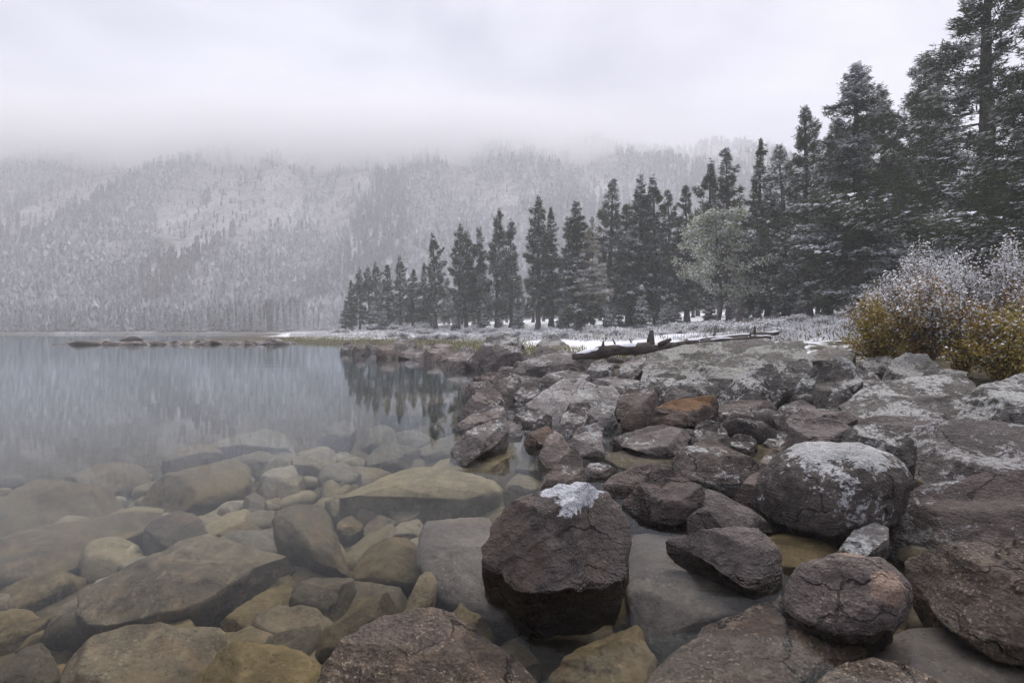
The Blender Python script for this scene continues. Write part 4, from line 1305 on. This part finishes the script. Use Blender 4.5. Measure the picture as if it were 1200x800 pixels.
# ================================================================== pale green birch
def broadleaf(seed, H):
    rng = np.random.default_rng(seed)
    pts = [(0, 0, 0)]
    for k in range(1, 9):
        pts.append((pts[-1][0] + rng.normal(0, .1), pts[-1][1] + rng.normal(0, .1), H * k / 9))
    pts = np.array(pts)
    tv, tf = tube(pts, np.linspace(.17, .03, 9), 9)
    limbs, lv, col = [], [], []
    for k in range(46):
        f = rng.uniform(.16, .97)
        p0 = np.array([np.interp(f, np.linspace(0, 8 / 9, 9), pts[:, i]) for i in range(3)])
        az, Lb = rng.random() * 6.28, H * .46 * (1.05 - f) ** .6 * rng.uniform(.35, 1.25)
        d = np.array([math.cos(az), math.sin(az), rng.uniform(.3, .9)])
        q = [p0 + d * Lb * s + np.array([0, 0, -.25 * Lb * s * s]) for s in (0, .35, .7, 1)]
        limbs.append(tube(q, [.05, .035, .02, .008], 4))
        nl = 62
        s = rng.uniform(.3, 1.05, nl)
        c = p0 + d[None] * Lb * s[:, None] + np.stack([0 * s, 0 * s, -.25 * Lb * s * s], -1)
        c = c + rng.normal(0, .17, (nl, 3)) + np.array([0, 0, -.1])
        lv.append(c)
    c = np.concatenate(lv)
    K = 5
    cb = np.repeat(c, K, 0) + rng.normal(0, .14, (len(c) * K, 3))
    dr = unit(rng.normal(0, 1, (len(cb), 3)) + np.array([0, 0, -.5]))
    V = tris_from(cb, dr, .22, .13, rng)
    g = np.array([.2, .21, .1]) + rng.random((len(cb), 1)) * np.array([.2, .2, .14])
    sn = (rng.random(len(cb)) < .46)[:, None]
    g = np.where(sn, np.array([.7, .72, .72]), g)
    cm = mesh_np('crown', V, quads(len(cb)), False, np.repeat(g, 4, 0))
    v, f = join(limbs)
    return mesh_np('trunk', tv, tf, True), mesh_np('limbs', v, f, True), cm


tm, lm, cm = broadleaf(3, 11)
D = 55
x = wx(840, D)
z0 = gz(x, D) - .1
o = empty('birch_tree', (x, D, z0))
H = CAMZ + (HZ - 236) * D / F - z0
o.scale = (1.15, 1.15, H / 11.3)
link('trunk', tm, M['bark'], o); tag(link('limbs', lm, M['bark'], o), kind='stuff'); tag(link('crown', cm, M['leaves'], o), kind='stuff')
tag(o, 'pale green birch dusted with snow in front of the dark conifers', 'tree')


# ================================================================== shrubs
def shrub(seed, Rx, H, cols, snow, nl=7000, ls=.055):
    rng = np.random.default_rng(seed)
    stems, ends = [], []
    for k in range(70):
        az = rng.random() * 6.28
        sp = rng.uniform(.15, 1.0) * Rx
        hh_ = H * rng.uniform(.5, 1.08) * math.sqrt(max(.12, 1 - .62 * (sp / Rx) ** 2))
        p = [np.array([math.cos(az), math.sin(az), 0]) * sp * .25 * s + np.array([math.cos(az) * sp * .75 * s ** 1.3, math.sin(az) * sp * .75 * s ** 1.3, hh_ * s ** .8]) for s in (0, .3, .6, .85, 1)]
        stems.append(tube(p, [.014, .011, .008, .005, .003], 3))
        ends.append(p)
    E = np.array(ends)
    b = rng.integers(0, len(E), nl)
    t_ = rng.random(nl) ** .6
    k = np.minimum((t_ * 4).astype(int), 3)
    fr_ = t_ * 4 - k
    c = E[b, k] * (1 - fr_)[:, None] + E[b, k + 1] * fr_[:, None]
    c = c + rng.normal(0, 1, (nl, 3)) * np.array([.085, .085, .07]) * min(Rx, 1.3)
    c[:, 2] = np.maximum(c[:, 2], .02)
    dr = unit(rng.normal(0, 1, (nl, 3)) + np.array([0, 0, .25]))
    V = tris_from(c, dr, ls * rng.uniform(.7, 1.4, nl), ls * .62, rng)
    cols = np.array(cols)
    m_ = vnoise(c * 2.2 + seed, seed) * .5 + .5
    ci = np.clip((m_ * .7 + rng.random(nl) * .45) * len(cols), 0, len(cols) - 1).astype(int)
    col = cols[ci] * rng.uniform(.8, 1.6, (nl, 1))
    rel = c[:, 2] / H
    fz_ = (rng.random(nl) < np.clip((rel - .22) * 1.3, 0, .75) * min(1, snow))[:, None]
    col = np.where(fz_, np.array([.72, .73, .75]) * rng.uniform(.8, 1.05, (nl, 1)), col)
    clump = fbm(c * np.array([4.2, 4.2, 6.5]) + seed * 2, 6, 2)
    # small pads of snow resting on leaf clumps
    prob = np.clip((rel - .2) * 1.8, 0, 1) * snow * np.where(clump > .06, .5, .03)
    ss = np.where(rng.random(nl) < prob)[0][:3600]
    ns = len(ss)
    a = rng.random(ns) * 6.28
    sz = rng.uniform(.015, .042, ns)[:, None] * (ls / .055)
    p0 = c[ss] + np.array([0, 0, .03])
    d1 = np.stack([np.cos(a), np.sin(a), rng.normal(0, .2, ns)], -1)
    d2 = np.stack([-np.sin(a), np.cos(a), rng.normal(0, .2, ns)], -1)
    up = np.array([0, 0, .6])
    P = np.stack([p0 + d1 * sz, p0 + d2 * sz * .7, p0 - d1 * sz, p0 - d2 * sz * .7, p0 + up * sz], 1)
    i = np.arange(ns)[:, None] * 5
    ft = np.concatenate([i + np.array([[0, 1, 4]]), i + np.array([[1, 2, 4]]), i + np.array([[2, 3, 4]]), i + np.array([[3, 0, 4]])])
    sm_ = mesh_np('snow_pads', P.reshape(-1, 3), ft, True)
    v, f = join(stems)
    return mesh_np('stems', v, f, True), mesh_np('foliage', V, quads(nl), False, np.repeat(col, 4, 0)), sm_


OLIVE = [(.15, .135, .045), (.23, .19, .055), (.32, .235, .07), (.18, .125, .05)]
RUSTY = [(.19, .115, .055), (.27, .165, .065), (.19, .15, .065), (.32, .22, .085)]
GOLD = [(.36, .22, .06), (.28, .18, .055), (.2, .15, .055), (.14, .09, .05)]
BROWN = [(.15, .1, .07), (.2, .14, .1), (.14, .115, .08), (.24, .18, .12)]


def place_shrub(px, pyb, pyt, D, wpx, cols, snow, label, seed, nl=8000, ls=.055):
    x = wx(px, D)
    z0 = CAMZ + (HZ - pyb) * D / F
    H = (pyb - pyt) * D / F
    st_, fo, sn = shrub(seed, wpx * .5 * D / F, H, cols, snow, nl, ls)
    o = empty('shrub', (x, D, z0), 0)
    link('stems', st_, M['twig'], o)
    tag(link('foliage', fo, M['leaves'], o), kind='stuff')
    if len(sn.polygons): tag(link('snow_pads', sn, M['snow'], o), kind='stuff')
    tag(o, label, 'shrub')


for a in [
    (1030, 440, 350, 11.4, 84, OLIVE, .12, 'low olive shrub at the left end of the autumn thicket', 301),
    (1082, 440, 330, 11.0, 90, RUSTY, .55, 'rusty brown shrub sprinkled with snow in the thicket', 302),
    (1128, 442, 345, 10.4, 80, GOLD, .45, 'golden orange shrub in the middle of the thicket', 303),
    (1178, 452, 362, 9.6, 120, OLIVE, .14, 'dark olive shrub at the front right of the thicket', 304),
    (1062, 425, 318, 13.5, 90, BROWN, .7, 'snowy brown shrub at the upper left of the thicket', 305),
    (1122, 420, 305, 13.0, 110, BROWN, .95, 'heavily snow-covered shrub crowning the thicket', 306),
    (1188, 420, 284, 12.4, 110, BROWN, .85, 'tallest snow-laden shrub of the thicket at the right edge', 307),
    (1250, 440, 300, 10.5, 130, RUSTY, .6, 'reddish shrub cut by the right edge', 308),
    (1090, 400, 288, 17.0, 110, BROWN, .9, 'pale snow-dusted shrub behind the thicket, below the bright young fir', 309),
    (1030, 405, 338, 17.0, 80, BROWN, .6, 'faint brown shrub behind the olive one', 310),
]:
    place_shrub(*a)

# snowy bushes before the trees (each its own plant)
GREY = [(.2, .18, .15), (.3, .28, .25), (.14, .12, .09), (.34, .33, .32)]
SB = [shrub(400 + k, 1.0, 1.0, GREY, 1.3, 1500, .11) for k in range(3)]
for b_ in SB:
    b_[0].materials.append(M['twig']); b_[1].materials.append(M['leaves']); b_[2].materials.append(M['snow'])
for k in range(110):
    px = rs.uniform(395, 1010)
    D = np.interp(px, [395, 500, 700, 1000], [98, 80, 48, 24]) * rs.uniform(.85, 1.25)
    x = wx(px, D)
    z0 = gz(x, D)
    if z0 < .25: continue
    o = empty('snowy_bush', (x, D, z0 - .05), rs.uniform(0, 6.28))
    s = rs.uniform(.6, 1.3) * np.interp(D, [24, 60, 100], [.55, .9, 1.2])
    o.scale = (s * 1.2, s * 1.2, s * .8)
    q = rs.choice(SB)
    link('stems', q[0], parent=o)
    tag(link('foliage', q[1], parent=o), kind='stuff')
    tag(link('snow_pads', q[2], parent=o), kind='stuff')
    tag(o, 'low snow-covered bush in the white scrub before the trees', 'bush', 'low bushes before the trees')

# snowy ground scrub and shore grass
rng = np.random.default_rng(55)


def scatter(n, pxr, Dfun, zr):
    px = rng.uniform(pxr[0], pxr[1], n)
    lo, hi = Dfun(px)
    D = lo + (hi - lo) * rng.random(n)
    x = wx(px, D)
    z = ground_z(x, D)
    k = (z > zr[0]) & (z < zr[1])
    return np.stack([x[k], D[k], z[k]], -1)


c = scatter(30000, (340, 1040), lambda p: (np.interp(p, [340, 500, 700, 1040], [84, 66, 36, 17]), np.interp(p, [340, 500, 700, 1040], [125, 115, 85, 48])), (.28, 9))
k = fbm(c * np.array([.3, .3, 0]) + 7, 8, 3) + rng.normal(0, .15, len(c)) > -.12
c = c[k]
K = 5
cb = np.repeat(c, K, 0) + rng.normal(0, .16, (len(c) * K, 3)) * np.array([1, 1, 0])
dr = unit(rng.normal(0, .6, (len(cb), 3)) + np.array([0, 0, .8]))
hgt = rng.uniform(.15, .45, len(cb))
V = tris_from(cb, dr, hgt, .055, rng)
s = rng.random((len(cb), 1))
col = np.where(s < .62, np.array([.68, .69, .71]), np.where(s < .82, np.array([.3, .27, .22]), np.array([.14, .12, .07])))
o = link('scrub', mesh_np('scrub', V, quads(len(cb)), False, np.repeat(col, 4, 0)), M['leaves'])
tag(o, 'snow-whitened dwarf scrub covering the ground before the trees', 'scrub', kind='stuff')
c = scatter(42000, (330, 860), lambda p: (np.interp(p, [330, 600, 860], [60, 27, 17]), np.interp(p, [330, 600, 860], [96, 66, 30])), (.02, .55))
dr = unit(rng.normal(0, .3, (len(c), 3)) + np.array([0, 0, 1.0]))
V = tris_from(c, dr, rng.uniform(.15, .4, len(c)), .05, rng)
col = np.array([.17, .165, .07]) + rng.random((len(c), 1)) * np.array([.16, .14, .08])
col = np.where(rng.random((len(c), 1)) < .12, np.array([.6, .6, .58]), col)
o = link('shore_grass', mesh_np('shore_grass', V, quads(len(c)), False, np.repeat(col, 4, 0)), M['leaves'])
tag(o, 'olive sedge grass along the far edge of the cove', 'grass', kind='stuff')


# ================================================================== driftwood
def pix(px, py, D):
    return np.array([wx(px, D), D, CAMZ + (HZ - py) * D / F])


def log(points, radii, label, snow=True, stubs=()):
    P = [pix(*q) for q in points]
    base = P[0].copy()
    o = empty('driftwood_log', tuple(base))
    n = 40
    tt = np.linspace(0, 1, len(P))
    t2 = np.linspace(0, 1, n)
    Q = np.stack([np.interp(t2, tt, [p[i] for p in P]) for i in range(3)], -1) - base
    rad = np.interp(t2, tt, radii)
    Q += np.stack([vnoise(np.stack([t2 * 7, t2 * 0, t2 * 0 + 5 * i], -1), 4 + i) for i in range(3)], -1) * .035
    v, f = tube(Q, rad, 14)
    cen = np.repeat(Q, 14, 0)
    dn = unit(v - cen)
    v = v + dn * (fbm(v * np.array([2, 6, 6]), 12, 4) * .35 * np.repeat(rad, 14))[:, None]
    cap = [np.arange(14)[::-1][None], (np.arange(14) + 14 * (n - 1))[None]]
    link('trunk', mesh_np('trunk', v, [f] + cap, True), M['drift'], o)
    for (tb_, d, r0, ln) in stubs:
        p0 = np.array([np.interp(tb_, t2, Q[:, i]) for i in range(3)])
        d = unit(np.array(d, float))
        q = [p0, p0 + d * ln * .5 + rng.normal(0, .02, 3), p0 + d * ln]
        v, f = tube(q, [r0, r0 * .8, r0 * .45], 8)
        link('branch_stub', mesh_np('branch_stub', v, [f, (np.arange(8) + 16)[None]], True), M['drift'], o)
    if snow:
        Vv, W_ = [], 9
        for i in range(n):
            nzv = .55 + .45 * vnoise(np.array([[t2[i] * 11, 3, 1]]), 8)[0]
            d = unit(Q[min(i + 1, n - 1)] - Q[max(i - 1, 0)])
            sd_ = unit(np.cross(d, [0, 0, 1.0]))
            for j in range(W_):
                a = (j / (W_ - 1) - .5) * 2
                h = rad[i] * (math.sqrt(max(0, 1 - (a * .78) ** 2)) * 1.02) + ((.03 * nzv - .012) if abs(a) < .9 else -.02)
                Vv.append(Q[i] + sd_ * a * rad[i] * .8 + np.array([0, 0, h]))
        me = mesh_np('snow', np.array(Vv), grid_faces(n, W_), True)
        link('snow', me, M['snow'], o)
    tag(o, label, 'log')


log([(672, 419, 15.5), (705, 413, 15.7), (745, 409, 16), (790, 404, 16.5), (850, 397, 17.5), (912, 389, 18.5)], [.08, .16, .17, .13, .1, .07],
    'long weathered driftwood log under a strip of snow behind the shore rocks', True,
    [(.2, (.1, -.3, 1), .05, .3), (.3, (-.5, 0, 1), .04, .35), (.47, (.05, 0, 1), .14, .5), (.5, (.6, -.4, .4), .1, .5), (.4, (-.6, -.2, .7), .04, .35), (.75, (.2, 0, 1), .05, .3), (.9, (.1, -.2, 1), .06, .3)])
log([(905, 396, 14.5), (870, 398, 14.8), (820, 401, 15.2)], [.05, .09, .06], 'thin snowy branch lying along the pale bedrock', True, [(.4, (0, -.2, 1), .03, .2)])
# gnarled stump near the big trunks
D = 40
x = wx(866, D)
o = empty('stump', (x, D, gz(x, D)))
V1, F1 = tube([(0, 0, -.1), (.05, 0, .5), (-.08, .05, 1.0), (.12, 0, 1.5)], [.42, .25, .2, .06], 9)
link('trunk', mesh_np('trunk', V1, F1, True), M['drift'], o)
for dx, dy in ((.9, -.2), (-.8, -.3), (.2, -.9)):
    V1, F1 = tube([(0, 0, .3), (dx * .5, dy * .5, .12), (dx, dy, -.1)], [.2, .14, .06], 7)
    link('root', mesh_np('root', V1, F1, True), M['drift'], o)
tag(o, 'gnarled grey stump standing before the thick trunks right of the birch', 'stump')
log([(845, 385, 36), (875, 377, 37), (905, 372, 38)], [.14, .2, .12], 'fallen mossy trunk lying beside the gnarled stump', False)

# ================================================================== low cloud on the mountain and haze
def vol_mat(name, col, dens, aniso=0.0):
    t = NT(name)
    pv = t.n('ShaderNodeVolumePrincipled')
    pv.inputs['Color'].default_value = (*col, 1)
    pv.inputs['Density'].default_value = dens
    pv.inputs['Anisotropy'].default_value = aniso
    t.l(pv.outputs[0], t.out.inputs['Volume'])
    return t.m


def cloud(name, pxa, pxb, Da, Db, zb, zt, dens, seed, label):
    na, nb = 90, 60
    A_, B_ = np.meshgrid(np.linspace(0, 1, na), np.linspace(0, 1, nb), indexing='ij')
    px = pxa + (pxb - pxa) * A_
    D = Da + (Db - Da) * B_
    x = wx(px, D)
    sm3 = lambda q: np.clip(q, 0, 1) ** 2 * (3 - 2 * np.clip(q, 0, 1))
    ed = sm3(np.minimum(A_, 1 - A_) * 4) * sm3(np.minimum(B_ * 5, (1 - B_) * 6))
    nn_ = fbm(P3(x.ravel() / 170, D.ravel() / 170), seed, 4).reshape(x.shape)
    n2_ = fbm(P3(x.ravel() / 160, D.ravel() / 160), seed + 9, 4).reshape(x.shape)
    zm = (zb + zt) * .5
    n3_ = fbm(P3(x.ravel() / 45, D.ravel() / 45), seed + 5, 3).reshape(x.shape)
    bot = zm - (zm - zb) * ed * (1 + 2.6 * nn_ + .7 * n3_)
    top = zm + (zt - zm) * ed * (1 + .4 * n2_) + .05
    V = np.concatenate([np.stack([x, D, bot], -1).reshape(-1, 3), np.stack([x, D, top], -1).reshape(-1, 3)])
    i = np.arange(na * nb).reshape(na, nb)
    f0 = grid_faces(na, nb)
    rim = np.concatenate([i[:, 0], i[-1, 1:], i[::-1, -1][1:], i[0, ::-1][1:-1]])
    r2 = np.roll(rim, -1)
    off = na * nb
    side = np.stack([rim, r2, r2 + off, rim + off], -1)
    me = mesh_np(name, V, [f0, f0[:, ::-1] + off, side], True)
    o = link(name, me, vol_mat(name, (.995, .995, .998), dens))
    tag(o, label, 'cloud', kind='stuff')


cloud('low_cloud', -1000, 1010, 425, 1480, 163, 206, .024, 61, 'low cloud hiding the top of the mountain across the lake')
cloud('low_cloud', -1000, 940, 480, 1450, 204, 250, .024, 71, 'upper bank of the low cloud on the mountain')

x0, x1, y0, y1, zb, zt = -2400, 3300, -80, 1530, -8.5, 318
V = [(x0, y0, zb), (x1, y0, zb), (x1, y1, zb), (x0, y1, zb), (x0, y0, zt), (x1, y0, zt), (x1, y1, zt), (x0, y1, zt)]
Fc = [(3, 2, 1, 0), (4, 5, 6, 7), (0, 1, 5, 4), (1, 2, 6, 5), (2, 3, 7, 6), (3, 0, 4, 7)]
Fc = np.array(Fc)
g = link('haze', mesh_np('haze', V, Fc), vol_mat('haze', (.972, .979, .998), .0013))
tag(g, kind='stuff')
